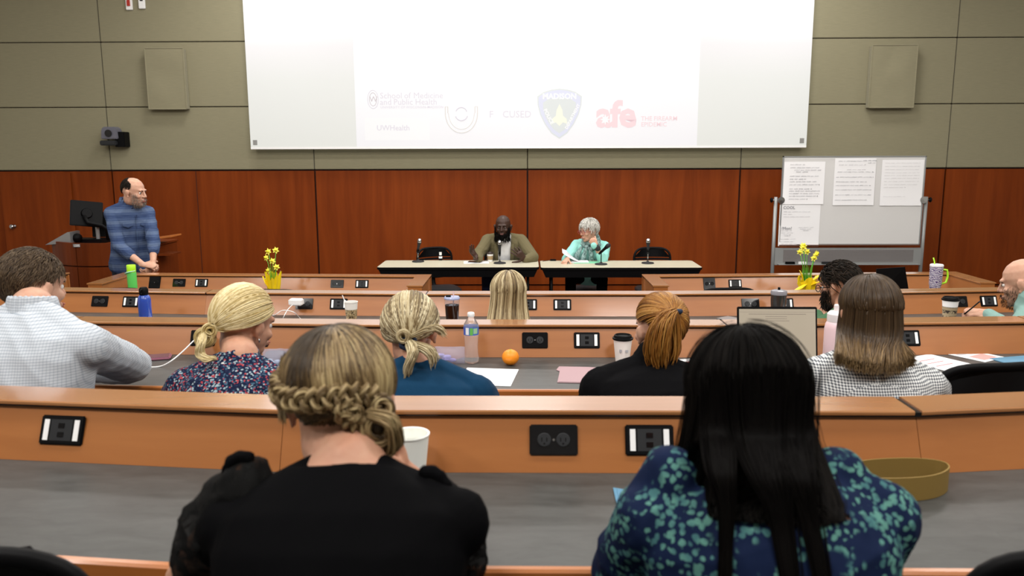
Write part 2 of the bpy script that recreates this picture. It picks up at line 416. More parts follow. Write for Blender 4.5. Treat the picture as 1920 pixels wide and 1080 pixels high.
def desk(label, row, A, B, drop, plates, gap=.002, name='desk_section', parts=True):
    z = FL[row]; dp = {4: .495, 3: .55, 2: .50, 1: .495}[row]
    t = thing(name, label, 'desk', (A[0], A[1], z))
    a = (0, 0); b_ = (B[0] - A[0], B[1] - A[1])
    def sw(nm, prof, m, **k): return sweep(a, b_, prof, gap if nm == 'cap' else 0 if nm in ('worktop', 'edge_strip', 'shadow_joint') else gap * .08).build(nm, m, t, **k)
    sw('worktop', [(-dp + .017, .728), (-.04, .728), (-.04, .76), (-dp + .017, .76)], LAM)
    sw('edge_strip', [(-dp, .73), (-dp + .003, .724), (-dp + .0165, .724), (-dp + .0165, .761), (-dp + .005, .761), (-dp, .756)], W_EDGE)
    sw('back_panel', [(-.042, .7605), (-.02, .7605), (.035, .8845), (.014, .8845)], W_DESK)
    sw('shadow_joint', [(.004, .8845), (.116, .8845), (.116, .8955), (.004, .8955)], GLOSSBLK)
    sw('cap', [(0, .891), (.003, .8882), (.118, .8882), (.121, .891), (.121, .898), (.118, .9), (.003, .9), (0, .897)], W_CAP)
    sw('front_panel', [(.085, -drop), (.108, -drop), (.108, .884), (.085, .884)], W_DESK)
    sw('knee_panel', [(-.44, .60), (-.42, .60), (-.42, .7275), (-.44, .7275)], W_EDGE)
    yaw = math.atan2(b_[1], b_[0])
    for kind, x, *rest in plates:
        lx = x - A[0]; ly = b_[1] * lx / b_[0]
        zz = .831
        f_ = (zz - .7605) / .124
        plate(t, kind, lx, ly - .042 + f_ * .056 - .001, yaw, zz)
    for lx in (.03, b_[0] - .03):
        MB().box(lx - .015, lx + .015, b_[1] * lx / b_[0] - .40, b_[1] * lx / b_[0] + .08, 0, .727).build('support_panel', W_DESK, t)
    return t
ROWN = {4: [(-2.3, 2.02), (-.585, 1.84), (.935, 1.84), (2.3, 2.02)],
        3: [(-3.6, 3.78), (-2.1, 3.58), (-.64, 3.51), (.90, 3.51), (2.3, 3.59), (3.6, 3.78)],
        2: [(-4.6, 5.37), (-2.1, 5.15), (-.64, 5.09), (.90, 5.09), (2.35, 5.15), (4.6, 5.37)]}
def X_(p): return p[0]
PL = {4: [('bar', X_((-1.150, 1.850, 1.360))), ('outlet', X_((0.068, 1.840, 1.347))), ('bar', X_((0.296, 1.840, 1.343)))],
      3: [('outlet', X_((-1.468, 3.520, 1.203))), ('bar', X_((-1.220, 3.520, 1.199))), ('outlet', X_((0.044, 3.500, 1.197))), ('bar', X_((0.276, 3.500, 1.194))), ('bar', X_((1.720, 3.550, 1.206)))],
      2: [('outlet', X_((-2.834, 5.200, 1.072))), ('bar', X_((-2.616, 5.200, 1.064))), ('outlet', X_((-1.440, 5.100, 1.069))), ('bar', X_((-1.213, 5.100, 1.065))), ('bar', X_((0.019, 5.090, 1.063))), ('bar', X_((0.240, 5.090, 1.063))),
          ('outlet', X_((1.454, 5.100, 1.065))), ('bar', X_((1.676, 5.100, 1.065))), ('outlet', X_((2.832, 5.200, 1.085))), ('bar', X_((3.036, 5.200, 1.085)))]}
SEG = {4: ['nearest desk row, left section with one data plate', 'nearest desk row, centre section with outlet and white cup', 'nearest desk row, right section with a brown strap lying on it'],
       3: ['second desk row from the front of the picture, far left end section', 'second nearest desk row, left section with phone and white cable', 'second nearest desk row, centre section with orange and water bottle', 'second nearest desk row, right section with pink bottle and papers', 'second nearest desk row, far right end section'],
       2: ['third nearest desk row, far left section with a blue bottle', 'third nearest desk row, left section with white charger plugged in', 'third nearest desk row, centre section with iced coffee tumbler', 'third nearest desk row, right section behind the laptop', 'third nearest desk row, far right section with coffee cup']}
for row in (4, 3, 2):
    nd = ROWN[row]
    for i in range(len(nd) - 1):
        A, B = nd[i], nd[i + 1]
        ps = [p for p in PL[row] if A[0] <= p[1] < B[0]]
        desk(SEG[row][i], row, A, B, FL[row] - FL[row - 1], ps, gap=.009 if row == 4 else .005)
def rowy(row, x):
    nd = ROWN[row]
    for i in range(len(nd) - 1):
        if nd[i][0] <= x <= nd[i + 1][0]:
            return nd[i][1] + (nd[i + 1][1] - nd[i][1]) * (x - nd[i][0]) / (nd[i + 1][0] - nd[i][0])
# front row: straight desks with side screens
def front_desk(label, A, B, plates):
    t = desk(label, 1, A, B, FL[1], plates, gap=.0)
    L = B[0] - A[0]; dy = B[1] - A[1]
    for nm, x0, x1, y, s in (('side_screen', 0, .13, 0, 1), ('side_screen', L - .13, L, dy, -1)):
        mb = MB()
        mb.box(x0 - .001, x1 + .001, y - .50, y + .122, .889, .901)
        mb.build('side_cap', W_CAP, t, bevel=.002)
        xi = (x0 + .015, x1 - .03) if s > 0 else (x0 + .03, x1 - .015)
        mb = MB(); mb.add([(xi[0], y - .495, 0), (xi[1], y - .495, 0), (xi[1], y + .11, 0), (xi[0], y + .11, 0),
                           (x0 + .008, y - .495, .888), (x1 - .008, y - .495, .888), (x1 - .008, y + .11, .888), (x0 + .008, y + .11, .888)],
                          [(3, 2, 1, 0), (4, 5, 6, 7), (0, 1, 5, 4), (1, 2, 6, 5), (2, 3, 7, 6), (3, 0, 4, 7)])
        mb.build('side_screen', W_DESK, t)
    return t
front_desk('front row desk on the left of the room', (-3.63, 6.98), (-.825, 6.85),
    [('square', X_((-3.282, 6.900, 0.933))), ('outlet', X_((-3.060, 6.900, 0.928))), ('bar', X_((-2.857, 6.900, 0.924))), ('outlet', X_((-1.641, 6.850, 0.917))), ('bar', X_((-1.422, 6.850, 0.917)))])
front_desk('front row desk on the right of the room', (1.025, 6.85), (3.84, 7.0),
    [('square', X_((1.595, 6.850, 0.934))), ('bar', X_((1.821, 6.850, 0.924))), ('outlet', X_((2.644, 6.850, 0.924))), ('bar', X_((2.872, 6.850, 0.924)))])

front_desk('front row desk at the far left, mostly hidden by the man in checks', (-6.9, 7.05), (-4.12, 6.98), [('bar', -5.4)])

# ================================================================ chairs
CH_STD = None
def curved_band(z0, z1, w0, w1, depth=.045, th=.012, n=12, z_off=0):
    # a slat curved in plan, from z0 (half width w0) to z1 (half width w1)
    vs = []; fs = []
    for (z, w_) in ((z0, w0), (z1, w1)):
        for th_ in (0, th):
            for i in range(n + 1):
                u = -1 + 2 * i / n
                vs.append((u * w_, -.24 + depth * u * u - th_ - .10 * (z - .62) * .6, z))
    m = n + 1
    for i in range(n):
        fs += [(i, i + 1, 2 * m + i + 1, 2 * m + i), (m + i + 1, m + i, 3 * m + i, 3 * m + i + 1),
               (i + 1, i, m + i, m + i + 1), (2 * m + i, 2 * m + i + 1, 3 * m + i + 1, 3 * m + i)]
    fs += [(0, 2 * m, 3 * m, m), (n, m + n, 3 * m + n, 2 * m + n)]
    return MB().add(vs, fs)
def back_y(u, z, depth=.045): return -.24 + depth * u * u - .06 * (z - .62)
def make_chair(label, loc, rz, top=.97, group=None, seatcol=None):
    t = thing('office_chair', label, 'chair', loc, rz, group)
    zs = top - .50                                        # seat height
    W = .235
    # frame ring round the back
    pts = []
    for i in range(41):
        a = 2 * PI * i / 40
        cx, cz = math.cos(a), math.sin(a)
        u = (abs(cx) ** .45) * (1 if cx > 0 else -1); v = (abs(cz) ** .5) * (1 if cz > 0 else -1)
        z = top - .205 + .19 * v
        wd = W - .03 * max(0, -v) + (-.02 * max(0, v) ** 3)
        pts.append((u * wd, back_y(u, z - top + .97) - .006, z))
    mb = MB(); mb.tube(pts[:-1] + [pts[0]], .013, 8, flat=1.2, caps=False); mb.build('back_frame', BLACK, t, smooth=True)
    dz = top - .97
    def band(nm, z0, z1, m):
        def hw(z):
            v = (z - (top - .205)) / .19; v = max(-1, min(1, v)); r = (1 - abs(v) ** 4) ** .25 if abs(v) < 1 else .3
            return (W - .03 * max(0, -v)) * max(.5, r)
        o = curved_band(z0 - dz, z1 - dz, hw(z0), hw(z1), th=.008)
        o.v = [(x, y, z + dz) for x, y, z in o.v]
        return o.build(nm, m, t, auto=40)
    band('back_panel', top - .13, top - .02, SATIN)
    z = top - .142
    for k in range(5):
        band('slat', z - .026, z, SATIN); z -= .036
    band('back_panel', top - .385, z, SATIN)
    # seat pad
    mb = MB()
    prof = []
    n = 20
    for (s_, zz) in ((.90, zs - .045), (1, zs - .03), (1, zs - .008), (.93, zs + .008), (.6, zs + .012)):
        prof.append((s_, zz))
    vs = []; fs = []
    for s_, zz in prof:
        for i in range(n):
            a = 2 * PI * i / n; u = math.copysign(abs(math.cos(a)) ** .5, math.cos(a)); v = math.copysign(abs(math.sin(a)) ** .5, math.sin(a))
            vs.append((u * .24 * s_, v * .23 * s_ + .02, zz - (.02 * max(0, v) ** 2)))
    for k in range(len(prof) - 1):
        for i in range(n): j = (i + 1) % n; fs.append((k * n + i, k * n + j, (k + 1) * n + j, (k + 1) * n + i))
    fs.append(tuple(range(n))[::-1]); fs.append(tuple((len(prof) - 1) * n + i for i in range(n)))
    mb.add(vs, fs); mb.build('seat', seatcol or DGREY, t, auto=50)
    MB().tube([(0, 0, zs - .05), (0, -.2, zs - .04), (0, -.285, zs + .03), (0, back_y(0, .70) - .02, top - .3)], [.03, .03, .028, .02], 8, flat=.5).build('back_support', BLACK, t, smooth=True)
    MB().lathe([(.05, zs - .07), (.06, zs - .045), (0.02, zs - .044)], 12).build('seat_plate', BLACK, t)
    MB().lathe([(.028, .1), (.028, .25), (.018, .25), (.018, zs - .06)], 12).build('gas_column', BLACK, t)
    for k in range(5):
        a = 2 * PI * k / 5 + .3; x, y = math.cos(a), math.sin(a)
        MB().tube([(x * .02, y * .02, .11), (x * .15, y * .15, .10), (x * .27, y * .27, .065)], [.025, .02, .015], 6, flat=.7).build('base_arm', BLACK, t)
        MB().lathe([(0, -.012), (.027, -.012), (.027, .012), (0, .012)], 12, T(x * .27, y * .27, .0275, a + .6, R(90))).build('caster', BLACK, t)
    return t

# ================================================================ panel tables at the front
def make_table(label, x0, x1, y0, y1):
    t = thing('folding_table', label, 'table', ((x0 + x1) / 2, (y0 + y1) / 2, 0), group=None)
    w_ = (x1 - x0) / 2; d = (y1 - y0) / 2; r = .045
    def rr(w_, d, r, n=5):
        out = []
        for cx, cy, a0 in ((w_ - r, d - r, 0), (-w_ + r, d - r, 90), (-w_ + r, -d + r, 180), (w_ - r, -d + r, 270)):
            for i in range(n + 1):
                a = R(a0 + 90 * i / n); out.append((cx + r * math.cos(a), cy + r * math.sin(a)))
        return out
    MB().prism(rr(w_ - .004, d - .004, r), .716, .74).build('tabletop', TABLE, t)
    MB().prism(rr(w_, d, r), .712, .7375).build('edge_band', BLACK, t)
    mb = MB(); mb.add([(-w_ + .06, -d + .03, .62), (w_ - .06, -d + .03, .62), (w_ - .02, -d + .015, .71), (-w_ + .02, -d + .015, .71),
                       (-w_ + .06, -d + .05, .62), (w_ - .06, -d + .05, .62), (w_ - .02, -d + .035, .71), (-w_ + .02, -d + .035, .71)],
                      [(0, 1, 2, 3), (7, 6, 5, 4), (0, 4, 5, 1), (3, 2, 6, 7), (0, 3, 7, 4), (1, 5, 6, 2)])
    mb.build('apron', BLACK, t)
    MB().box(-w_ + .06, w_ - .06, d - .06, d - .04, .64, .712).build('rear_rail', BLACK, t)
    for s in (-1, 1):
        x = s * (w_ - .13)
        for y in (-d + .12, d - .12):
            MB().tube([(x, y, .715), (x, y, .03)], .016, 8).build('leg', BLACK, t, smooth=True)
        MB().tube([(x, -d + .03, .02), (x, d - .03, .02)], .018, 8).build('foot_bar', BLACK, t, smooth=True)
        MB().tube([(x, -d + .12, .5), (x, d - .12, .5)], .012, 8).build('cross_bar', BLACK, t, smooth=True)
    return t
make_table('left of the two front tables with grey laminate top and black apron', -1.72, .163, 9.14, 9.76)
make_table('right of the two front tables with grey laminate top and black apron', .178, 2.035, 9.10, 9.72)
TZ = .74
make_chair('empty black chair turned sideways behind the left front table', ((-1.086, 10.115, 0.300)[0], 10.12, 0), R(205), top=.84)
make_chair('empty black chair behind the right front table', ((1.646, 10.100, 0.747)[0], 10.1, 0), R(180), top=.835)
make_chair('black chair carrying the bald man in the olive blazer', ((-0.291, 10.200, 0.737)[0], 10.26, 0), R(180), top=.835)
make_chair('black chair carrying the grey haired woman with the scarf', ((0.768, 10.100, 0.748)[0] , 10.16, 0), R(180), top=.83)
# audience chairs
make_chair('black chair top beyond the green bottle at the front row', ((-3.043, 6.000, 1.021)[0], 6.08, FL[1]), R(2), top=.975)
make_chair('black chair top below the small daffodil pot at the front row', ((-1.852, 6.000, 1.021)[0], 6.08, FL[1]), R(-4), top=.965)
make_chair('black chair top below the square outlet on the right front row', ((1.488, 6.000, 1.019)[0], 6.08, FL[1]), R(3), top=.975)
make_chair('large black slotted chair back right of the woman with long brown hair', (1.525, 2.80, FL[3]), R(8), top=.985)
make_chair('black chair back cut by the bottom left corner of the photo', (-.86, 1.34, FL[4]), R(-5), top=.945)
make_chair('black chair back cut by the bottom right corner of the photo', (.895, 1.31, FL[4]), R(-4), top=.955)

# microphones
def make_mic(label, x, y, pole, tilt, yaw, blen=.15, dark=False):
    t = thing('microphone', label, 'microphone', (x, y, TZ), yaw)
    MB().lathe([(0, 0), (.072, 0), (.075, .006), (.068, .014), (.02, .02), (.012, .03), (0, .03)], 24).build('stand_base', DGREY, t, auto=40)
    MB().lathe([(.006, .025), (.006, pole)], 10).build('pole', BLACK if dark else STEEL, t, smooth=True)
    M = T(0, 0, pole) @ Matrix.Rotation(tilt, 4, 'X')
    MB().box(-.014, .014, -.014, .014, -.02, .025, M).build('clip', BLACK, t, bevel=.004)
    MB().lathe([(0, -.04), (.011, -.04), (.0125, -.03), (.017, .06), (.021, .085), (.024, .09), (.024, .098)], 14, M).build('mic_body', DGREY if not dark else BLACK, t, auto=50)
    MB().lathe([(.022, .096), (.027, .108), (.027, .122), (.02, .14), (.008, .148), (0, .149)], 14, M).build('mic_head', STEEL if not dark else DGREY, t, smooth=True)
    return t
p1 = (-1.298, 9.614, 0.740); make_mic('microphone at the left end of the front tables', p1[0], p1[1], .14, R(12), R(70))
p1 = (-0.302, 9.462, 0.740); make_mic('microphone standing in front of the man in the olive blazer', p1[0], p1[1], .13, R(3), 0)
p1 = (0.895, 9.361, 0.740); make_mic('black microphone in front of the grey haired woman', p1[0], p1[1], .15, R(48), R(60), dark=True)
p1 = (1.457, 9.450, 0.740); make_mic('upright microphone at the right end of the front tables', p1[0], p1[1], .15, R(-2), 0)
def cup(name, label, cat, loc, h, r0, r1, m_cup, lid=None, sleeve=None, lid_mat=None, rim=True, rz=0):
    t = thing(name, label, cat, loc, rz)
    MB().lathe([(0, 0), (r0, 0), (r0, .002), (r1, h)] + ([(r1 + .002, h + .001), (r1 + .002, h + .004), (r1 - .002, h + .003), (r0 * .96, .01), (0, .01)] if not lid else [(0, h)]), 28, caps=False).build('cup_body', m_cup, t, auto=40)
    if sleeve:
        za, zb = h * .22, h * .70; f = lambda z: r0 + (r1 - r0) * z / h + .0012
        MB().lathe([(f(za), za), (f(zb), zb)], 28, caps=False).build('sleeve', sleeve, t, smooth=True)
    if lid:
        MB().lathe([(r1 + .001, h - .006), (r1 + .004, h - .004), (r1 + .004, h + .003), (r1 - .001, h + .004), (r1 - .004, h + .014), (r1 - .008, h + .016), (r1 - .011, h + .009), (0, h + .009)], 28).build('lid', lid_mat or BLACK, t, auto=35)
    return t
SLEEVE = mat('kraft_sleeve', (.33, .24, .13), .85)
q = (-1.041, 9.761, 0.740)
t = thing('small_bottle', 'tiny dark bottle with white cap on the left front table', 'bottle', (q[0], q[1], TZ))
MB().lathe([(0, 0), (.022, 0), (.022, .05), (.018, .06), (.012, .064)], 16).build('bottle_body', BLACK, t, auto=40)
MB().lathe([(.0225, .026), (.0225, .05)], 16, caps=False).build('bottle_label', PAPER, t); MB().lathe([(.014, .062), (.016, .064), (.016, .1), (0, .101)], 16).build('bottle_cap', WHITE, t, auto=40)
def sheet(name, label, cat, loc, w_, d, rz, m=None, th=.0012, curl=0., group=None, rows=None, lift=0, skew=0):
    rz = rz or 0
    t = thing(name, label, cat, loc, rz, group)
    vs = []; fs = []; n = 8
    for k in (0, 1):
        for i in range(n + 1):
            u = i / n
            for v in (0, 1):
                z = k * th + curl * (max(0, abs(u - .5) * 2 - .3)) ** 2 + .0005
                vs.append(((u - .5) * w_ + skew * v, (v - .5) * d, z))
    m_ = 2 * (n + 1)
    for i in range(n):
        a = 2 * i; fs += [(a, a + 1, a + 3, a + 2), (m_ + a, m_ + a + 2, m_ + a + 3, m_ + a + 1), (a, a + 2, m_ + a + 2, m_ + a), (a + 1, m_ + a + 1, m_ + a + 3, a + 3)]
    fs += [(0, m_, m_ + 1, 1), (2 * n, 2 * n + 1, m_ + 2 * n + 1, m_ + 2 * n)]
    MB().add(vs, fs).build('page', m or PAPER, t)
    if rows:
        for (x0, x1, y, hgt, mm) in rows:
            MB().box(x0 * w_, x1 * w_, y * d, y * d + hgt, th + .0006 + curl * 0, th + .0009).build('printed_block', mm, t)
    return t
q = (-0.589, 9.560, 0.740)
sheet('paper', 'white papers under a phone on the left front table', 'paper', (q[0], q[1], TZ), .30, .22, .08)
def phone(label, loc, rz, m, w_=.078, l=.155):
    t = thing('phone', label, 'phone', loc, rz)
    MB().box(-w_ / 2, w_ / 2, -l / 2, l / 2, 0, .009).build('phone_case', m, t, bevel=.003)
    MB().box(-w_ / 2 + .004, w_ / 2 - .004, -l / 2 + .004, l / 2 - .004, .009, .0095).build('phone_screen', GLOSSBLK, t)
    return t
q = (-0.608, 9.570, 0.742)
phone('dark phone lying on the papers of the left front table', (q[0], q[1], TZ + .0018), R(75), DGREY)
q = (-0.425, 9.657, 0.740)
cup('coffee_cup', 'takeaway cup with brown sleeve and dark lid before the bald man', 'cup', (q[0], q[1], TZ), .098, .028, .040, WHITE, True, SLEEVE, mat('brown_lid', (.03, .018, .014), .4))
q = (0.342, 9.701, 0.740)
t = thing('remote_control', 'small black box at the left end of the right front table', 'remote', (q[0], q[1], TZ), .0)
MB().box(-.035, .035, -.02, .02, 0, .02).build('remote_case', BLACK, t, bevel=.003); MB().tube([(-.035, 0, .008), (-.07, -.01, .004), (-.11, -.04, .004), (-.13, -.06, .004)], .003, 6).build('cord', BLACK, t)
GREENF = mat('mint_folder', (.17, .50, .31), .7)
q = (0.740, 9.551, 0.740)
sheet('folder', 'mint green folder on the right front table', 'folder', (q[0], q[1], TZ), .32, .2, .03, GREENF)
q = (0.603, 9.600, 0.740)
t = thing('paper_bundle', 'raised white papers held by the grey haired woman', 'paper', (q[0], q[1], TZ + .003))
MB().box(-.14, .16, -.09, .08, 0, .006).build('page', PAPER, t)
for k in range(3):
    mb = MB(); n = 6; vs = []; fs = []
    for i in range(n + 1):
        u = i / n
        for v in (0, 1):
            vs.append((-.155 + .22 * u + .02 * k, -.07 + .03 * k + .10 * v, .006 + .15 * (1 - u) ** 1.6 * (.72 + .28 * v) - .01 * k))
    for i in range(n): a = 2 * i; fs.append((a, a + 1, a + 3, a + 2))
    mb.add(vs, fs); o = mb.build('page', PAPER, t, smooth=True)
    sm = o.modifiers.new('thickness', 'SOLIDIFY'); sm.thickness = .0015

# ================================================================ rolling whiteboard
Yb = 10.6
wb = thing('rolling_whiteboard', 'large rolling whiteboard on a grey metal stand at the right', 'whiteboard', (4.28, Yb, 0))
bw = .925; z0, z1 = .83, 1.99
ALU = mat('grey_frame', (.30, .31, .31), .4, metal=.3)
MB().box(-bw + .012, bw - .012, -.008, .012, z0 + .012, z1 - .012).build('board_face', BOARD, wb)
for nm, a in (('frame_rail', (-bw, bw, -.016, .02, z1 - .016, z1)), ('frame_rail', (-bw, bw, -.016, .02, z0, z0 + .016)), ('frame_rail', (-bw, -bw + .016, -.016, .02, z0, z1)), ('frame_rail', (bw - .016, bw, -.016, .02, z0, z1))):
    MB().box(*a).build(nm, ALU, wb, bevel=.004)
MB().box(-bw, bw, -.028, -.012, z0 - .008, z0 + .004).build('pen_tray', mat('tray_brown', (.12, .05, .03), .5), wb)
for s in (-1, 1):
    x = s * (bw + .055)
    MB().tube([(x, .03, .07), (x, .03, 1.46)], .024, 12).build('post', ALU, wb, smooth=True)
    MB().tube([(x, -.33, .07), (x, .39, .07)], .024, 12).build('foot', ALU, wb, smooth=True)
    for y in (-.31, .37):
        MB().lathe([(0, -.012), (.035, -.012), (.035, .012), (0, .012)], 14, T(x, y, .035, 0, 0, R(90))).build('caster', BLACK, wb)
    MB().lathe([(0, 0), (.045, 0), (.045, .006), (0, .008)], 20, T(s * (bw - .0), -.02, 1.42, 0, R(90))).build('pivot_disc', STEEL, wb)
    MB().tube([(s * bw, .03, 1.42), (x + s * .05, .03, 1.42)], .008, 8).build('pivot_rod', STEEL, wb)
    mb = MB(); mb.ball((x + s * .055, .03, 1.42), (.02, .034, .034), 12); mb.build('knob', BLACK, wb, smooth=True)
MB().box(-bw - .04, bw + .04, .0, .035, .56, .79).build('shelf_panel', ALU, wb, bevel=.004)
mb = MB()
for k in range(15): mb.box(-bw + .07, bw - .07, -.006, .0, .605 + k * .011, .611 + k * .011)
mb.build('vent_ribs', mat('rib_grey', (.22, .2, .2), .6), wb, kind='stuff')
MB().box(-bw, bw, -.06, .0, .57, .578).build('lower_tray', ALU, wb)
for k, (x, wd, m_, nm, lb) in enumerate(((-.77, .12, BLACK, 'board_eraser', 'black eraser on the lower tray of the whiteboard stand'), (-.61, .10, WHITE, 'chalk_box', 'small white box on the lower tray of the whiteboard stand'), (-.27, .16, DGREY, 'marker_case', 'dark marker case on the lower tray of the whiteboard stand'))):
    t = thing(nm, lb, {'board_eraser': 'eraser', 'chalk_box': 'box', 'marker_case': 'case'}[nm], (4.28 + x, Yb - .035, .578))
    MB().box(-wd / 2, wd / 2, -.022, .022, 0, .022).build('body', m_, t, bevel=.003); MB().box(-wd / 2 + .002, wd / 2 - .002, -.021, .021, .022, .032).build('top_strip', m_, t, bevel=.002)
rng = random.Random(11)
def scribble(parent, x0, x1, z, h, y=-.0035, m=INK, wgt=.0022, gaps=True):
    x = x0; mb = MB()
    while x < x1:
        wl = rng.uniform(.03, .075); wl = min(wl, x1 - x)
        n = max(4, int(wl / .006)); pts = []
        for i in range(n + 1):
            pts.append((x + wl * i / n, y, z + (h * (.5 if i % 2 else -.35) * rng.uniform(.5, 1.2))))
        mb.tube(pts, wgt * rng.uniform(.7, 1.2), 3)
        x += wl + rng.uniform(.01, .02)
    o = mb.build('handwriting', m, parent, kind='stuff'); return o
INKM = mat('marker_grey', (.22, .22, .25), .8); INKL = mat('marker_faint', (.45, .44, .46), .8)
def flip(label, px0, px1, py0, py1, yoff):
    a = aty_(px0, py0); b_ = aty_(px1, py1)
    t = thing('flip_chart_sheet', label, 'paper', ((a[0] + b_[0]) / 2, Yb - .010 - yoff, b_[1]), group='flip chart sheets stuck on the whiteboard')
    w_ = (b_[0] - a[0]); h = a[1] - b_[1]
    vs = []; fs = []; n = 8
    for j in range(n + 1):
        v = j / n
        for i in range(7):
            u = i / 6; vs.append(((u - .5) * w_, -.002 - .022 * max(0, .45 - v) ** 2 * (1 + abs(u - .5)), h * v))
    for j in range(n):
        for i in range(6): k = j * 7 + i; fs.append((k, k + 1, k + 8, k + 7))
    o = MB().add(vs, fs).build('sheet', PAPER, t); sm = o.modifiers.new('thickness', 'SOLIDIFY'); sm.thickness = .001; sm.offset = -1
    return t, w_, h
A1, A2 = (3.150, 10.580, 2.078), (5.450, 10.580, 0.824)
def aty_(px, py): return (A1[0] + (A2[0] - A1[0]) * (px - 1440) / 320, A1[2] + (A2[2] - A1[2]) * (py - 280) / 180)
def yz(v): return -.006 - .022 * max(0, .45 - v) ** 2 * 1.5
t, w_, h = flip('flip chart sheet with a dense handwritten list, upper left of whiteboard', 1471, 1545, 303, 382, .002)
for k, (v, a, b_) in enumerate(((.93, .15, .5), (.86, .15, .85), (.80, .25, .9), (.76, .3, .6), (.66, .15, .85), (.59, .15, .55), (.53, .15, .8), (.46, .15, .88), (.36, .15, .7), (.31, .15, .9), (.25, .15, .9), (.19, .15, .85), (.12, .15, .6))):
    scribble(t, (a - .5) * w_, (b_ - .5) * w_, h * v, .018, yz(v), INKM, .0016)
t, w_, h = flip('flip chart sheet with evenly spaced handwritten lines, upper middle of whiteboard', 1562, 1636, 297, 384, .002)
for k, (v, a, b_) in enumerate(((.94, .08, .65), (.95, .68, 1.0), (.90, .8, .98), (.86, .1, .75), (.76, .3, .75), (.71, .08, .95), (.6, .05, .95), (.5, .05, .8), (.42, .05, .9), (.33, .05, .92), (.22, .05, .92), (.11, .05, .82))):
    scribble(t, (a - .5) * w_, (b_ - .5) * w_, h * v, .016, yz(v), INKM if k not in (3, 4) else INKL, .0016 if k != 1 else .0026)
t, w_, h = flip('flip chart sheet with faint pale writing, upper right of whiteboard', 1647, 1722, 300, 385, .002)
for v in (.93, .86, .79, .72, .66, .6, .53, .46, .4, .2): scribble(t, -.43 * w_, (.4 if v > .4 else .1) * w_, h * v, .008, yz(v), INKL, .0012)
t, w_, h = flip('flip chart sheet reading COOL, lower left of whiteboard', 1467, 1541, 383, 461, .0)
text('lettering', 'COOL', .055, Matrix.Translation((-.42 * w_, -.008, h * .90)) @ UP, INKM, t)
text('lettering', '?Mon?', .055, Matrix.Translation((-.44 * w_, -.012, h * .40)) @ UP, INKM, t)
for k, (v, a, b_) in enumerate(((.83, .1, .75), (.77, .1, .3), (.71, .1, .75), (.45, .48, .85), (.41, .52, .8), (.38, .6, .75), (.37, .05, .32), (.32, .05, .35), (.28, .12, .3), (.25, .14, .28), (.17, .02, .42), (.11, .02, .36), (.05, .08, .45))):
    scribble(t, (a - .5) * w_, (b_ - .5) * w_, h * v, .009, yz(v) - .002, INKM, .0013)

# ================================================================ lectern with monitors
lc = thing('lectern', 'cherry wood lectern desk with curved front and room number plate', 'lectern', ((-4.639, 8.700, 0.990)[0], 8.75, 0))
def arc_pts(hw, d0, bulge, n=12): return [(-hw + 2 * hw * i / n, d0 - bulge * (1 - (2 * i / n - 1) ** 2)) for i in range(n + 1)]
def arc_panel(u0, u1, z0_, z1_, nm, hw=.58, off=0., m=W_WALL2):
    n = 6; f = []; bk = []
    for i in range(n + 1):
        u = u0 + (u1 - u0) * i / n; x = -hw + 2 * hw * u; y = -.05 - .27 * (1 - (2 * u - 1) ** 2) + off
        f.append((x, y)); bk.append((x * .98, y + .022))
    return MB().prism(f + bk[::-1], z0_, z1_).build(nm, m, lc)
for u0, u1 in ((.0, .342), (.35, .70), (.708, 1.0)):
    arc_panel(u0, u1, .09, .84, 'front_panel'); arc_panel(u0, u1, .855, 1.10, 'drawer_front')
MB().prism([(x, y + .03) for x, y in arc_pts(.57, -.05, .27)] + [(.57, .5), (-.57, .5)], .02, 1.03).build('carcass', W_WALL2, lc)
MB().prism([(x, y + .035) for x, y in arc_pts(.58, -.05, .27)] + [(.58, .52), (-.58, .52)], 1.035, 1.06).build('lectern_top', W_WALL2, lc, bevel=.004)
lp = MB().box(-.045, .045, -.006, 0, -.018, .018, T(-.155, -.302, 1.075)).build('number_plate', mat('plate_grey', (.10, .09, .09), .5), lc)
text('lettering', '1335', .034, T(-.192, -.309, 1.063) @ UP, WHITE, lp, .0004, .0008)
MB().box(.5, .76, -.06, .22, 0, .018, T(0, 0, 1.03, 0, 0, R(-8))).build('side_shelf', W_EDGE, lc, bevel=.003)
MB().box(.585, .74, -.04, .2, .93, .95).build('shelf_bracket', W_WALL2, lc)
def monitor(label, c, yaw, w_, h, pitch=0., arm=None, stand=None, roll=0):
    t = thing('monitor', label, 'monitor', (c[0], c[1], c[2]))
    M = Matrix.Rotation(yaw, 4, 'Z') @ Matrix.Rotation(pitch, 4, 'X') @ Matrix.Rotation(roll, 4, 'Y')
    MB().box(-w_ / 2, w_ / 2, -.02, .015, -h / 2, h / 2, M).build('monitor_shell', BLACK, t, bevel=.006)
    MB().box(-w_ / 2 + .012, w_ / 2 - .012, .015, .0165, -h / 2 + .015, h / 2 - .012, M).build('display', GLOSSBLK, t)
    MB().lathe([(0, 0), (.06, 0), (.05, .03), (0, .03)], 16, M @ T(0, -.018, 0, 0, R(90))).build('mount_disc', BLACK, t, auto=40)
    if arm: MB().tube(arm, [.022] * (len(arm) - 1) + [.026], 8).build('arm', BLACK, t, smooth=True)
    return t
m1 = (-4.831, 8.750, 1.392)
monitor('black monitor tilted on an arm at the left of the lectern', m1, R(38), .32, .28, R(-14), arm=[(0, -.05, -.02), (.05, -.08, -.09), (.17, -.02, -.13), (.20, .02, -.17), (.2, .05, -.29)], roll=R(8))
m2 = (-4.722, 8.950, 1.257)
monitor('black monitor half hidden behind the man in the striped shirt', m2, R(12), .30, .28, R(-6), arm=[(0, 0, -.1), (0, .02, -.22)])
q = (-4.751, 8.800, 1.193)
t = thing('monitor_post', 'silver post rising from the lectern top', 'post', (q[0], 8.8, 1.061))
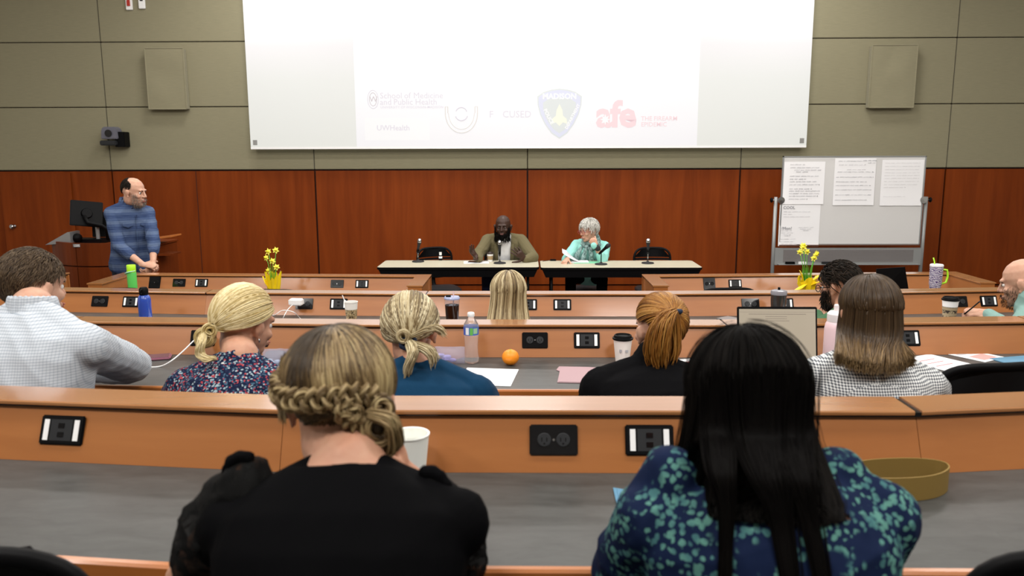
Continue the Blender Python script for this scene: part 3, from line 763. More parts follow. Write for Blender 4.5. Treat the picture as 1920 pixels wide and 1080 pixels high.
MB().lathe([(.02, 0), (.02, .26), (0, .26)], 14).build('tube', MGREY, t, auto=40); MB().lathe([(.045, 0), (.045, .008), (.0205, .01)], 16).build('flange', BLACK, t)
q = (-5.091, 8.700, 1.108)
t = thing('control_panel', 'slanted grey control panel at the left end of the lectern', 'control panel', (q[0], 8.72, 1.061))
MB().prism([(-.16, -.02), (.13, .0), (.13, .12), (.10, .12)], -.1, .1, T(0, 0, .02, 0, R(90))).build('panel_body', MGREY, t, bevel=.004)
MB().ball((.15, 0, .07), (.05, .06, .05), 12).build('cable_bundle', BLACK, t, smooth=True)
q = (-4.853, 8.750, 1.091)
t = thing('equipment_box', 'low black equipment box under the monitors on the lectern', 'box', (q[0], 8.85, 1.061))
MB().box(-.16, .16, -.1, .1, 0, .05).build('box_case', BLACK, t, bevel=.004); MB().box(-.15, .15, -.102, -.1, .01, .04).build('box_front', GLOSSBLK, t)

# ================================================================ things on the desks
def tz(row): return FL[row] + .7605
def onrow(px, row): return None
def lathe_thing(name, label, cat, loc, parts, rz=0, n=28):
    t = thing(name, label, cat, loc, rz)
    for nm, prof, m in parts: MB().lathe(prof, n).build(nm, m, t, auto=38)
    return t
# -- front row (worktop z .82)
z1_ = tz(1)
GRN = mat('green_bottle', (.10, .52, .10), .35); LIME = mat('lime_plastic', (.45, .85, .03), .35)
q = (-3.317, 6.620, 0.964)
t = lathe_thing('drinks_bottle', 'green insulated bottle with lime cap on the left front row desk', 'bottle', (q[0], 6.62, z1_), [
    ('bottle_body', [(0, 0), (.037, 0), (.038, .004), (.038, .205), (.036, .213), (0, .213)], GRN),
    ('bottle_cap', [(0, .213), (.034, .213), (.036, .217), (.036, .27), (.033, .275), (0, .276)], LIME)])
MB().tube([(.036, -.01, .225), (.0, -.05, .22), (-.045, -.02, .205), (-.05, .0, .195), (-.036, .01, .225)], .005, 8).build('carry_loop', mat('mint_loop', (.35, .65, .5), .4), t, smooth=True)
YEL = mat('daffodil_yellow', (.88, .75, .02), .6); PALEY = mat('daffodil_petal', (.85, .82, .12), .6)
LEAF = mat('daffodil_leaf', (.10, .38, .03), .5); WRAP = mat('yellow_wrap', (.80, .58, .01), .25, coat=.4)
POT = mat('lime_pot', (.45, .5, .06), .5)
def flower(t, p, d, r, seed):
    rg = random.Random(seed); d = Vector(d).normalized()
    u = d.orthogonal().normalized(); v = d.cross(u); c = Vector(p)
    st = MB()
    for k in range(6):
        a = k * PI / 3 + rg.uniform(-.1, .1); e = u * math.cos(a) + v * math.sin(a); s_ = e.cross(d)
        st.add([c + d * .004, c + e * r * .5 + s_ * r * .28, c + e * r + d * r * .1, c + e * r * .5 - s_ * r * .28, c + e * r * .5 - d * .002],
               [(0, 1, 4), (1, 2, 4), (2, 3, 4), (3, 0, 4)])
    f = st.build('daffodil', PALEY, t)
    mb = MB(); mb.tube([c, c + d * r * .35, c + d * r * .6], [r * .2, r * .25, r * .38], 8); mb.build('trumpet', YEL, f, smooth=True)
def daffodils(label, loc, flowers, wrapw, wraph, stem_h, seed, nleaf=14, up=0.):
    rg = random.Random(seed)
    t = thing('daffodil_pot', label, 'flowers', loc)
    MB().lathe([(0, 0), (wrapw * .62, 0), (wrapw * .8, wraph * .7), (wrapw * .7, wraph * .7), (0, wraph * .6)], 16).build('pot', POT, t, auto=40)
    # crinkled wrap: sheets of foil rising round the pot
    n = 22; vs = []; fs = []
    for j in range(4):
        for i in range(n):
            a = 2 * PI * i / n; r = wrapw * (.75 + .14 * j) * (1 + .10 * (j / 3) * (1 if i % 2 else -1)) + rg.uniform(-.002, .003)
            z = wraph * j / 3 * (1 + (.22 * rg.uniform(-1, 1) if j == 3 else 0))
            vs.append((r * math.cos(a), r * math.sin(a), max(z, .001)))
    for j in range(3):
        for i in range(n): k = (i + 1) % n; fs.append((j * n + i, j * n + k, (j + 1) * n + k, (j + 1) * n + i))
    o = MB().add(vs, fs).build('foil_wrap', WRAP, t); sm = o.modifiers.new('thickness', 'SOLIDIFY'); sm.thickness = .001
    for k in range(nleaf):
        a = rg.uniform(0, 2 * PI); r0 = wrapw * .4 * rg.random() ** .5; h = stem_h * rg.uniform(.6, .95); ln_ = rg.uniform(.1, .35)
        p0 = (r0 * math.cos(a), r0 * math.sin(a), wraph * .4)
        pts = [p0, (p0[0] * 1.2, p0[1] * 1.2, wraph * .4 + (h) * .5), (p0[0] * (1.3 + ln_ * 2), p0[1] * (1.3 + ln_ * 2), wraph * .4 + h)]
        MB().tube(pts, [.005, .005, .0012], 5, flat=.35).build('leaf', LEAF, t)
    for k, (fx, fz, fd) in enumerate(flowers):
        fz += up
        y = rg.uniform(-.02, .02)
        MB().tube([(fx * .25, y * .3, wraph * .4), (fx * .6, y * .7, (wraph * .4 + fz) * .6), (fx, y, fz)], .0028, 6).build('stem', LEAF, t, smooth=True)
        flower(t, (fx, y - .004, fz), fd, .031, seed * 10 + k)
    return t
q = (-2.096, 6.550, 0.961)
t = daffodils('small daffodil pot in yellow foil on the left front row desk', (q[0], 6.55, z1_), [(-.03, .335, (-.2, -1, .2)), (.03, .345, (.3, -1, .2)), (-.045, .285, (-.5, -1, .1)), (.0, .255, (0, -1, .3)), (.03, .205, (.4, -1, .2)), (-.04, .175, (-.4, -1, .1))], .055, .19, .17, 5, up=.06)
MB().tube([(-.02, -.03, .08), (-.055, -.04, .14), (-.075, -.03, .19)], [.02, .03, .025], 6, flat=.25).build('foil_tail', WRAP, t)
q = (2.306, 6.500, 0.967)
t = daffodils('tall daffodil pot with spread yellow ribbon wrap on the right front row desk', (q[0], 6.5, z1_), [(-.055, .31, (-.3, -1, .3)), (-.075, .275, (-.6, -1, 0)), (-.015, .275, (.1, -1, .2)), (.05, .25, (.4, -1, .2)), (.035, .225, (0, -1, .2)), (-.05, .325, (0, -1, .6)), (.06, .262, (.8, -1, 0))], .062, .17, .24, 9, 22, up=.12)
for k, pts in enumerate([[(-.02, -.05, .14), (-.08, -.08, .11), (-.155, -.09, .07)], [(.02, -.04, .16), (.08, -.03, .20), (.115, -.02, .185)], [(-.03, 0, .15), (-.05, .0, .21), (-.065, 0, .24)], [(0, -.05, .12), (.05, -.07, .15), (.1, -.08, .17)]]):
    MB().tube(pts, [.014, .026, .012], 6, flat=.2).build('foil_tail', WRAP, t)
q = (-3.722, 6.300, 0.993)
daffodils('daffodils mostly hidden behind the head of the man in the pale checked shirt', (-4.24, 6.80, FL[1] + .7605), [(.13, .215, (.2, -1, .2)), (.17, .20, (.4, -1, .1)), (.14, .175, (0, -1, 0)), (.19, .165, (.6, -1, .2)), (.15, .235, (0, -1, .4))], .055, .09, .14, 13, up=-.02)
# open black laptop back leaning on the right front row desk
q = (3.009, 6.500, 0.949)
t = thing('laptop', 'black laptop lid seen from behind on the right front row desk', 'laptop', (q[0], 6.5, z1_), R(6))
MB().box(-.16, .16, -.02, .2, 0, .014).build('laptop_base', BLACK, t, bevel=.004)
MB().add([(-.135, .0, .014), (.15, .0, .014), (.075, -.02, .27), (-.155, -.0, .255), (-.135, .008, .014), (.15, .008, .014), (.075, -.012, .27), (-.155, .008, .255)], [(0, 1, 2, 3), (7, 6, 5, 4), (0, 4, 5, 1), (1, 5, 6, 2), (2, 6, 7, 3), (3, 7, 4, 0)]).build('laptop_lid', BLACK, t)
# zebra striped tumbler
ZEB = mat('purple_zebra', (.06, .02, .16), .35)
nt, ns, ln, b = nodes(ZEB)
wv = ns.new('ShaderNodeTexWave'); wv.bands_direction = 'Z'; wv.inputs['Scale'].default_value = 26; wv.inputs['Distortion'].default_value = 7; wv.inputs['Detail'].default_value = 2; wv.inputs['Detail Scale'].default_value = 1.6
ln.new(coords(nt, (1, 1, 1)), wv.inputs['Vector']); ln.new(ramp(nt, wv.outputs['Fac'], [(.45, (.05, .02, .14)), (.62, (.75, .74, .8))]), b.inputs['Base Color'])
q = (3.321, 6.450, 0.952)
t = lathe_thing('handled_tumbler', 'purple zebra striped tumbler with lime handle and straw at the right', 'tumbler', (q[0], 6.45, z1_), [
    ('tumbler_body', [(0, 0), (.036, 0), (.038, .005), (.042, .12), (.047, .135), (.050, .28), (.0, .28)], ZEB),
    ('tumbler_lid', [(0, .28), (.051, .28), (.051, .292), (.046, .298), (0, .298)], WHITE)])
MB().tube([(.046, 0, .255), (.085, 0, .25), (.095, 0, .20), (.085, 0, .15), (.045, 0, .135)], .0085, 10).build('handle', LIME, t, smooth=True)
MB().tube([(-.018, 0, .295), (-.022, 0, .32), (-.032, 0, .35)], .0055, 8).build('straw', LIME, t, smooth=True)

# -- third nearest row
z2 = tz(2); BLU = mat('blue_tint_plastic', (.03, .10, .55), .12, trans=.35, coat=.5)
q = (-2.369, 4.860, 1.029)
t = lathe_thing('drinks_bottle', 'translucent blue bottle with black cap on the far left desks', 'bottle', (q[0], 4.86, z2), [
    ('bottle_body', [(0, 0), (.035, 0), (.039, .006), (.039, .145), (.034, .165), (.024, .175), (0, .175)], BLU),
    ('bottle_cap', [(0, .175), (.026, .175), (.027, .188), (.027, .21), (.02, .222), (0, .222)], BLACK)])
MB().tube([(.0, -.022, .19), (.0, -.045, .185), (.0, -.04, .21), (0, -.01, .215)], .005, 8).build('cap_loop', BLACK, t, smooth=True)
REDP = mat('red_print', (.6, .08, .08), .8); PINKP = mat('pink_print', (.75, .35, .33), .8); GREYP = mat('pale_print', (.5, .5, .52), .8)
q = (-2.287, 4.880, 1.032); sheet('paper', 'white paper behind the translucent blue bottle', 'paper', (q[0], 4.88, z2), .30, .12, .03)
q = (-2.019, 4.880, 1.028); sheet('paper', 'white leaflet with red printing left of the floral blouse woman', 'paper', (q[0], 4.88, z2), .26, .12, -.05, rows=[(-.4, -.1, -.3, .01, REDP), (-.35, .3, -.1, .008, REDP), (.0, .4, .15, .008, REDP)])
q = (-1.524, 4.800, 1.034); sheet('paper', 'scrap of white paper under the white cable', 'paper', (q[0], 4.80, z2), .10, .08, .1)
q = (-1.218, 4.830, 1.032); sheet('paper', 'white sheet set corner forward left of the patterned paper cup', 'paper', (q[0], 4.83, z2), .21, .15, R(35))
CUPP = mat('patterned_cup', (.8, .8, .76), .6)
nt, ns, ln, b = nodes(CUPP)
f = tex_noise(nt, coords(nt, (60, 60, 90)), 1, 3, .7, 1.5); sp = ns.new('ShaderNodeSeparateXYZ'); ln.new(coords(nt, (1, 1, 1)), sp.inputs[0])
band = ramp(nt, sp.outputs[2], [(.018, (0, 0, 0)), (.02, (1, 1, 1)), (.068, (1, 1, 1)), (.07, (0, 0, 0))])
pat = ramp(nt, f, [(.40, (.03, .02, .01)), (.47, (.30, .22, .11)), (.6, (.48, .38, .22))])
ln.new(mixc(nt, band, (.8, .8, .76), pat), b.inputs['Base Color'])
q = (-1.075, 4.840, 1.033)
t = cup('paper_cup', 'open white paper cup with brown word pattern and stirrer', 'cup', (q[0], 4.84, z2), .100, .030, .041, CUPP)
t.scale = (1, 1, 1.3)
MB().tube([(-.03, 0, .03), (-.034, 0, .10), (-.052, 0, .135)], .003, 6).build('stirrer', WHITE, t)
MB().lathe([(0, .085), (.036, .086)], 20, caps=False).build('coffee', mat('coffee', (.04, .015, .005), .1), t)
# white charger plugged into the outlet, with looping cable
q = (-1.468, 5.030, 1.092)
t = thing('phone_charger', 'white charger block plugged in with a looping white cable', 'charger', (q[0], 5.03, q[2]), R(-8))
MB().box(-.042, .045, -.035, .02, -.02, .022).build('charger_block', WHITE, t, bevel=.007)
def spline(pts, n=8):
    P_ = [Vector(p) for p in pts]; out = []
    for i in range(len(P_) - 1):
        a, b_, c, d = P_[max(i - 1, 0)], P_[i], P_[i + 1], P_[min(i + 2, len(P_) - 1)]
        for k in range(n):
            s_ = k / n; out.append(.5 * ((2 * b_) + (c - a) * s_ + (2 * a - 5 * b_ + 4 * c - d) * s_ ** 2 + (-a + 3 * b_ - 3 * c + d) * s_ ** 3))
    out.append(P_[-1]); return out
def cable(t, wpts, r=.0024, m=None, name='cable'):
    M = (Matrix.Translation(t.location) @ Matrix.Rotation(t.rotation_euler.z, 4, 'Z')).inverted()
    MB().tube([M @ p for p in spline(wpts)], r, 6).build(name, m or WHITE, t, smooth=True)
cable(t, [(-1.484, 4.990, 1.079), (-1.501, 4.950, 1.059), (-1.496, 4.850, 1.038), (-1.529, 4.920, 0.996), (-1.490, 4.823, 0.996)])
cable(t, [(-1.680, 5.109, 0.996), (-1.575, 4.900, 1.031), (-1.524, 4.880, 1.062), (-1.480, 4.860, 1.069), (-1.423, 4.820, 1.064), (-1.440, 4.987, 0.996), (-1.380, 4.872, 0.996)])
# iced coffee tumbler
CLEAR = mat('clear_plastic', (.9, .93, 1), .05, trans=.95, ior=1.2); COFFEE = mat('iced_coffee', (.02, .006, .003), .12)
q = (-0.439, 4.720, 1.031)
t = lathe_thing('iced_coffee_tumbler', 'tall clear tumbler of black iced coffee with straw', 'tumbler', (q[0], 4.72, z2), [
    ('coffee', [(0, 0), (.034, 0), (.035, .003), (.0435, .112), (0, .113)], COFFEE),
    ('cup_wall', [(.0432, .1125), (.0437, .1125), (.046, .142), (.0455, .142), (.0432, .1125)], CLEAR)])
MB().lathe([(0, .142), (.048, .142), (.049, .148), (.043, .155), (0, .156)], 28).build('tumbler_lid', mat('blueish_lid', (.45, .5, .72), .15, trans=.3), t, auto=40)
MB().box(-.035, -.005, -.025, .0, .155, .163).build('sip_flap', BLACK, t, bevel=.002)
MB().tube([(.008, 0, .1), (.010, 0, .182)], .0035, 8).build('straw', mat('pink_straw', (.7, .5, .5), .3), t)
t.scale = (1, 1, 1.22)
q = (-0.262, 4.840, 1.037); sheet('paper', 'notepad page with a pen before the long haired blonde woman', 'paper', (q[0], 4.84, z2), .30, .14, .02, mat('lavender_paper', (.72, .72, .86), .8))
q = (-0.318, 4.840, 1.040)
t = thing('pen', 'black and silver pen lying on the pale notepad page', 'pen', (q[0], 4.84, z2 + .0035), R(88))
MB().lathe([(0, 0), (.002, .004), (.0045, .02), (.0045, .075), (0, .075)], 10, T(0, 0, .0045, 0, R(90)) @ Matrix.Translation((0, 0, -.07))).build('pen_barrel', BLACK, t, auto=40)
MB().lathe([(0, 0), (.0045, 0), (.0045, .06), (0, .062)], 10, T(0, 0, .0045, 0, R(90)) @ Matrix.Translation((0, 0, .006))).build('pen_cap', STEEL, t, auto=40)
q = (1.279, 4.800, 1.015)
t = thing('tablet_case', 'dark closed tablet case left of the open laptop screen', 'tablet', (q[0] + .03, 4.80, z2), R(38))
MB().box(-.06, .06, -.13, .14, .0, .02).build('case_cover', BLACK, t, bevel=.006); MB().box(-.056, .056, -.125, .135, .0205, .026).build('case_panel', MGREY, t, bevel=.002)
q = (1.582, 4.940, 1.071)
t = lathe_thing('steel_tumbler', 'short dark steel tumbler with clear lid beyond the laptop', 'tumbler', (q[0], 4.94, z2 + 0), [
    ('tumbler_body', [(0, 0), (.036, 0), (.040, .01), (.047, .09), (.048, .12), (0, .12)], mat('dark_steel', (.10, .10, .10), .25, metal=.8)),
    ('tumbler_lid', [(0, .12), (.05, .12), (.051, .128), (.047, .138), (.03, .142), (0, .142)], mat('smoke_lid', (.4, .4, .45), .15, trans=.4)),
    ('sip_tab', [(0, .142), (.008, .142), (.008, .153), (0, .154)], BLACK)])
t.scale = (1, 1, 1.35)
q = (1.842, 4.840, 1.037); sheet('paper', 'white paper under the arm of the man wearing glasses', 'paper', (q[0], 4.84, z2), .22, .18, .1)
q = (2.409, 4.860, 1.046); sheet('paper', 'white papers with an orange corner print left of the sleeved coffee cup', 'paper', (q[0], 4.86, z2), .30, .16, -.06, rows=[(-.45, -.3, -.3, .03, mat('orange_print', (.85, .45, .05), .8))])
q = (2.604, 4.860, 1.043)
PRS = mat('printed_sleeve', (.33, .26, .16), .85)
nt, ns, ln, b = nodes(PRS)
f = tex_noise(nt, coords(nt, (60, 60, 60)), 1, 2, .7, 1.5); sp = ns.new('ShaderNodeSeparateXYZ'); ln.new(coords(nt, (1, 1, 1)), sp.inputs[0])
wv = ns.new('ShaderNodeMath'); wv.operation = 'PINGPONG'; ln.new(sp.outputs[2], wv.inputs[0]); wv.inputs[1].default_value = .018
bb = ramp(nt, wv.outputs[0], [(.008, (1, 1, 1)), (.009, (0, 0, 0))]); pp = ramp(nt, f, [(.5, (.03, .02, .015)), (.54, (.33, .26, .16))])
ln.new(mixc(nt, bb, (.33, .26, .16), pp), b.inputs['Base Color'])
cup('coffee_cup', 'white coffee cup with printed brown sleeve and black lid at the right', 'cup', (q[0], 4.86, z2), .145, .032, .047, WHITE, True, PRS)

# -- second nearest row
z3 = tz(3)
q = (-1.665, 3.433, 1.128)
t = thing('phone', 'phone in a mauve case charging on the left desk', 'phone', (q[0], q[1], z3), R(-72))
MB().box(-.042, .042, -.085, .085, 0, .012).build('phone_case', mat('mauve_case', (.30, .12, .17), .4), t, bevel=.005)
MB().box(-.035, .035, -.077, .077, .012, .0128).build('phone_screen', mat('purple_screen', (.10, .05, .08), .15), t)
q = (-1.426, 3.450, 1.224)
t = thing('phone_charger', 'white charger behind the blonde curls with a long white cable', 'charger', (q[0], 3.45, q[2]))
MB().box(-.03, .03, -.03, .03, -.03, .03).build('charger_block', WHITE, t, bevel=.007)
MB().box(-.02, .02, .03, .036, -.02, .02).build('plug_face', WHITE, t)
cable(t, [(-1.430, 3.420, 1.239), (-1.456, 3.400, 1.217), (-1.482, 3.360, 1.186), (-1.511, 3.300, 1.156), (-1.562, 3.297, 1.131), (-1.627, 3.288, 1.131), (-1.713, 3.323, 1.131), (-1.684, 3.350, 1.131), (-1.660, 3.368, 1.131)], .003)
ORG = mat('orange_peel', (.85, .26, .01), .4)
nt, ns, ln, b = nodes(ORG); bump(ORG, tex_noise(nt, coords(nt, (1, 1, 1)), 260, 2), .3, .001)
q = (-0.063, 3.340, 1.128)
t = thing('orange', 'small round orange fruit on the centre desk', 'fruit', (q[0], q[1], z3))
MB().ball((0, 0, .034), (.037, .037, .034), 24).build('peel', ORG, t, smooth=True); MB().lathe([(0, 0), (.004, 0), (.003, .002), (0, .003)], 8, T(0, 0, .067)).build('stem_button', LEAF, t)
# half peeled orange under the checked man's arm
q = (-1.898, 3.280, 1.128)
t = thing('orange', 'orange fruit glimpsed under the arm of the man in checks', 'fruit', (q[0], 3.28, z3))
MB().ball((0, 0, .034), (.037, .037, .034), 24).build('peel', ORG, t, smooth=True); MB().lathe([(0, 0), (.004, 0), (.003, .002), (0, .003)], 8, T(0, 0, .067)).build('stem_button', LEAF, t)
# water bottle
q = (-0.233, 3.375, 1.128); PET = mat('clear_bottle', (.95, .97, 1), .06, trans=.88, ior=1.1, coat=1)
prof = [(0, 0), (.022, .0), (.031, .006), (.0325, .02)]
for k in range(9):
    z = .02 + k * .0115; prof += [(.0325 - .003 * (math.sin(k / 8 * PI)), z + .003), (.0300 - .003 * (math.sin(k / 8 * PI)), z + .008)]
prof += [(.0325, .125), (.0325, .165), (.031, .172), (.022, .188), (.0135, .198), (.0125, .206), (.0125, .212), (0, .212)]
t = thing('water_bottle', 'clear plastic water bottle with blue and green label', 'bottle', (q[0], q[1], z3))
MB().lathe(prof, 28).build('bottle_body', PET, t, smooth=True)
MB().lathe([(0, .205), (.0145, .205), (.0155, .207), (.0155, .220), (.013, .223), (0, .223)], 20).build('bottle_cap', WHITE, t, auto=40)
LBL = mat('bottle_label_print', (.1, .2, .5), .35)
nt, ns, ln, b = nodes(LBL)
tc = ns.new('ShaderNodeTexCoord'); sp = ns.new('ShaderNodeSeparateXYZ'); ln.new(tc.outputs['Object'], sp.inputs[0])
ln.new(ramp(nt, mp_ := sp.outputs[0], [(.0, (.05, .12, .5)), (.001, (.05, .12, .5)), (.5, (.1, .45, .1))]), b.inputs['Base Color'])
lb = MB().lathe([(.0331, .127), (.0331, .163)], 28, caps=False).build('bottle_label', LBL, t, smooth=True)
M = T(0, 0, 0)
def wrap_patch(x0, x1, z0_, z1_, m, nm):
    n = 5; vs = []; fs = []
    for i in range(n + 1):
        x = x0 + (x1 - x0) * i / n
        for z in (z0_, z1_): vs.append((x, -math.sqrt(.0336 ** 2 - x * x), z))
    for i in range(n): a = 2 * i; fs.append((a, a + 2, a + 3, a + 1))
    MB().add(vs, fs).build(nm, m, lb)
wrap_patch(-.022, -.008, .130, .161, WHITE, 'label_panel'); wrap_patch(-.004, .010, .129, .160, mat('label_green', (.12, .42, .08), .4), 'label_panel'); wrap_patch(.012, .028, .134, .158, mat('label_pale_green', (.3, .5, .3), .4), 'label_panel')
q = (-0.127, 3.155, 1.128); sheet('paper', 'blank white sheet below the orange beside the blue sweater', 'paper', ((-0.151, 3.149, 1.130)[0], (-0.151, 3.149, 1.130)[1], z3), .22, .25, -.12)
BAG = mat('clear_bag', (.8, .8, .95), .1, trans=.75, ior=1.1)
def bag(label, loc, w_, h, col, seed):
    t = thing('plastic_bag', label, 'bag', loc)
    n = 10; vs = []; fs = []; rg = random.Random(seed)
    for side in (1, -1):
        for j in range(n + 1):
            for i in range(n + 1):
                u, v = i / n, j / n
                d = (math.sin(PI * u) * math.sin(PI * min(1, v * 1.1))) ** .6 * .02 + .004 * noise.noise(Vector((u * 5, v * 5, seed + side)))
                vs.append(((u - .5) * w_, side * max(d, .0005), h * v * (1 + .05 * noise.noise(Vector((u * 4, 0, seed))))))
    m_ = n + 1
    for s_ in (0, 1):
        o_ = s_ * m_ * m_
        for j in range(n):
            for i in range(n):
                k = o_ + j * m_ + i; q4 = (k, k + 1, k + m_ + 1, k + m_); fs.append(q4 if s_ else q4[::-1])
    MB().add(vs, fs).build('bag_film', BAG, t, smooth=True, weld=True)
    mb = MB()
    for k in range(5): mb.ball((rg.uniform(-.3, .3) * w_, 0, h * rg.uniform(.2, .55)), (w_ * .14, .012, h * .12), 8)
    mb.build('snack_pieces', col, t, smooth=True, kind='stuff')
    return t
q = (-0.310, 3.348, 1.128); bag('lavender tinted plastic snack bag left of the water bottle', ((-0.326, 3.400, 1.131)[0], 3.36, z3), .13, .075, mat('lavender_snack', (.45, .40, .75), .6), 3)
bag('pale blue plastic snack bag beside the floral blouse', ((-1.052, 3.300, 1.171)[0], 3.28, z3), .12, .085, mat('pale_blue_snack', (.55, .68, .8), .6), 7)
PINKF = mat('pink_folder_card', (.38, .25, .27), .7)
t = thing('folder', 'pale pink card folder on the centre desk', 'folder', ((0.290, 3.168, 1.130)[0], (0.290, 3.168, 1.130)[1], z3), R(-4))
MB().prism([(-.155, -.115), (.16, -.115), (.19, .09), (-.03, .125), (-.155, .125), (-.165, .07), (-.15, .05)], .0005, .003).build('folder_cover', PINKF, t)
MB().prism([(-.15, -.11), (.165, -.11), (.18, .085), (-.03, .12), (-.15, .12)], .0032, .0045).build('folder_flap', PINKF, t)
q = (0.408, 3.206, 1.128); sheet('paper', 'white paper tucked beside the pink folder under the coffee cup', 'paper', ((0.429, 3.201, 1.130)[0], (0.429, 3.201, 1.130)[1], z3), .14, .20, -.1)
CUPW = mat('cream_cup', (.80, .74, .70), .5)
q = (0.424, 3.396, 1.128)
t = cup('coffee_cup', 'white takeaway coffee cup with black lid beside the red haired woman', 'cup', (q[0], q[1], z3), .105, .030, .041, CUPW, True)
MB().box(-.018, -.008, -.0385, -.034, .05, .062, T(0, .001, 0)).build('cup_print', INKG, t); MB().box(.008, .02, -.0385, -.034, .05, .06, T(0, .001, 0)).build('cup_print', INKG, t)
q = (0.722, 3.343, 1.128); sheet('paper', 'printed leaflet right of the red haired woman', 'paper', ((0.716, 3.338, 1.130)[0], (0.716, 3.338, 1.130)[1], z3), .13, .19, R(20), rows=[(-.3, .3, .2, .012, REDP), (-.3, .1, .0, .008, REDP)])
# laptop with open document
SCRN = mat('laptop_display', (.02, .02, .02), .3, emit=(.36, .30, .22), es=1.)
q = (1.093, 3.460, 1.370)
t = thing('laptop', 'open laptop showing a text document on a beige screen', 'laptop', ((1.067, 3.320, 1.186)[0], 3.30, z3), R(-1))
MB().box(-.165, .165, -.22, .0, .0, .014).build('laptop_base', mat('navy_metal', (.02, .025, .04), .4), t, bevel=.004)
mb = MB()
for r in range(5):
    for c_ in range(13): mb.box(-.145 + c_ * .0225, -.145 + c_ * .0225 + .019, -.03 - r * .021 - .017, -.03 - r * .021, .014, .0155)
mb.build('keys', BLACK, t, kind='stuff')
LM = T(0, .002, .012, 0, R(-12))
MB().box(-.168, .168, -.004, .004, .0, .245, LM).build('laptop_lid', BLACK, t, bevel=.003)
MB().box(-.160, .160, -.0052, -.0042, .012, .235, LM).build('display', SCRN, t)
DL = mat('document_text', (.02, .02, .02), .6, emit=(.20, .16, .12), es=1.)
rg = random.Random(3)
MB().box(-.158, .158, -.0058, -.0053, .2215, .2225, LM).build('document_text', DL, t)
MB().box(-.12, .12, -.0058, -.0053, .212, .2145, LM).build('document_text', DL, t)
for k in range(9):
    z = .202 - k * .009; w_ = rg.choice([.05, .09, .10, .075])
    if k in (3, 6): continue
    MB().box(-.05, -.05 + w_, -.0058, -.0053, z, z + .0022, LM).build('document_text', DL, t)
# pink bottle
PNK = mat('pink_bottle', (.80, .58, .62), .4)
q = (1.285, 3.294, 1.128)
t = lathe_thing('drinks_bottle', 'tall pale pink bottle with white spout lid and black letters', 'bottle', ((1.263, 3.200, 1.266)[0], 3.2, z3), [
    ('bottle_body', [(0, 0), (.043, 0), (.045, .006), (.045, .19), (.041, .212), (.036, .220), (0, .220)], PNK),
    ('bottle_lid', [(0, .22), (.036, .22), (.037, .225), (.037, .252), (.028, .262), (0, .264)], mat('pale_pink_lid', (.82, .76, .77), .4)),
    ('spout', [(0, .262), (.0125, .262), (.0125, .287), (.010, .290), (0, .290)], mat('pale_pink_lid2', (.82, .76, .77), .4))])
text('lettering', 'KD', .026, Matrix.Translation((-.028, -.0462, .026)) @ UP, BLACK, t, .0006, .0012)
o = MB().tube([(.010 * math.cos(a * PI / 8) - .002, -.0456, .165 + .012 * math.sin(a * PI / 8)) for a in range(17)], .0008, 4).build('emblem', MGREY, t)
MB().box(-.014, .010, -.0462, -.0452, .144, .146).build('emblem_word', MGREY, t)
q = (1.815, 3.420, 1.128); sheet('paper', 'printed page with red lines on the right desk', 'paper', ((1.787, 3.378, 1.130)[0], (1.787, 3.378, 1.130)[1], z3), .20, .24, R(28), rows=[(-.35, .2, .3 - .09 * k, .006, REDP if k % 2 else GREYP) for k in range(7)])
q = (2.001, 3.515, 1.128); sheet('paper', 'colourful leaflet with a pink block on the right desk', 'paper', (q[0], q[1], z3), .16, .20, R(32), rows=[(-.3, .35, -.4, .07, PINKP), (-.2, .3, .3, .015, INKG), (-.4, 0, .1, .02, GREYP), (.05, .4, .05, .02, PINKP)])
SKYF = mat('sky_blue_folder', (.10, .25, .38), .6)
q = (2.150, 3.421, 1.128); sheet('folder', 'sky blue folder corner at the right edge of the photo', 'folder', (q[0] + .02, q[1], z3), .24, .12, R(15), SKYF, th=.003)

# -- nearest row
z4 = tz(4)
t = cup('paper_cup', 'plain empty white paper cup beside the braided head', 'cup', ((-0.262, 1.738, 1.276)[0], (-0.262, 1.738, 1.276)[1], z4), .115, .031, .043, mat('plain_white_cup', (.86, .88, .84), .55))
MB().lathe([(0, .09), (.036, .091)], 20, caps=False).build('drink', mat('pale_drink', (.6, .6, .5), .2), t)
t = thing('folder', 'sky blue folder under the arm of the black haired woman', 'folder', ((0.247, 1.629, 1.276)[0], (0.247, 1.629, 1.276)[1], z4), R(-22))
MB().prism([(-.075, .055), (.1, .055), (.1, -.14), (-.0, -.14)], .0005, .003).build('folder_cover', SKYF, t)
MB().prism([(-.065, .05), (.095, .05), (.095, -.13), (.0, -.13)], .0032, .0042).build('folder_flap', SKYF, t)
STRAP = mat('tan_strap', (.23, .145, .033), .7)
nt, ns, ln, b = nodes(STRAP); bump(STRAP, tex_noise(nt, coords(nt, (1, 1, 1)), 500, 2), .3, .001)
c0 = (0.775, 1.688, 1.276)
t = thing('strap', 'brown woven strap coiled in a loop on the nearest desk', 'strap', (c0[0], c0[1], z4))
pts = []
L0 = [(0.711, 1.646, 1.276), (0.814, 1.645, 1.276), (0.892, 1.664, 1.276), (0.942, 1.704, 1.276), (0.946, 1.742, 1.276), (0.897, 1.760, 1.276), (0.816, 1.756, 1.276), (0.747, 1.735, 1.276), (0.698, 1.696, 1.276)]
sp_pts = spline(L0 + [L0[0]], 6)
hs = .054; th_ = .0016; vs = []; fs = []; n = len(sp_pts)
for i, p in enumerate(sp_pts):
    d = (sp_pts[min(i + 1, n - 1)] - sp_pts[max(i - 1, 0)]).normalized(); nn = Vector((-d.y, d.x, 0)) * th_
    b0 = Vector((p[0] - c0[0], p[1] - c0[1], .0005))
    for q_ in (b0 - nn, b0 + nn): vs += [q_, q_ + Vector((0, 0, hs))]
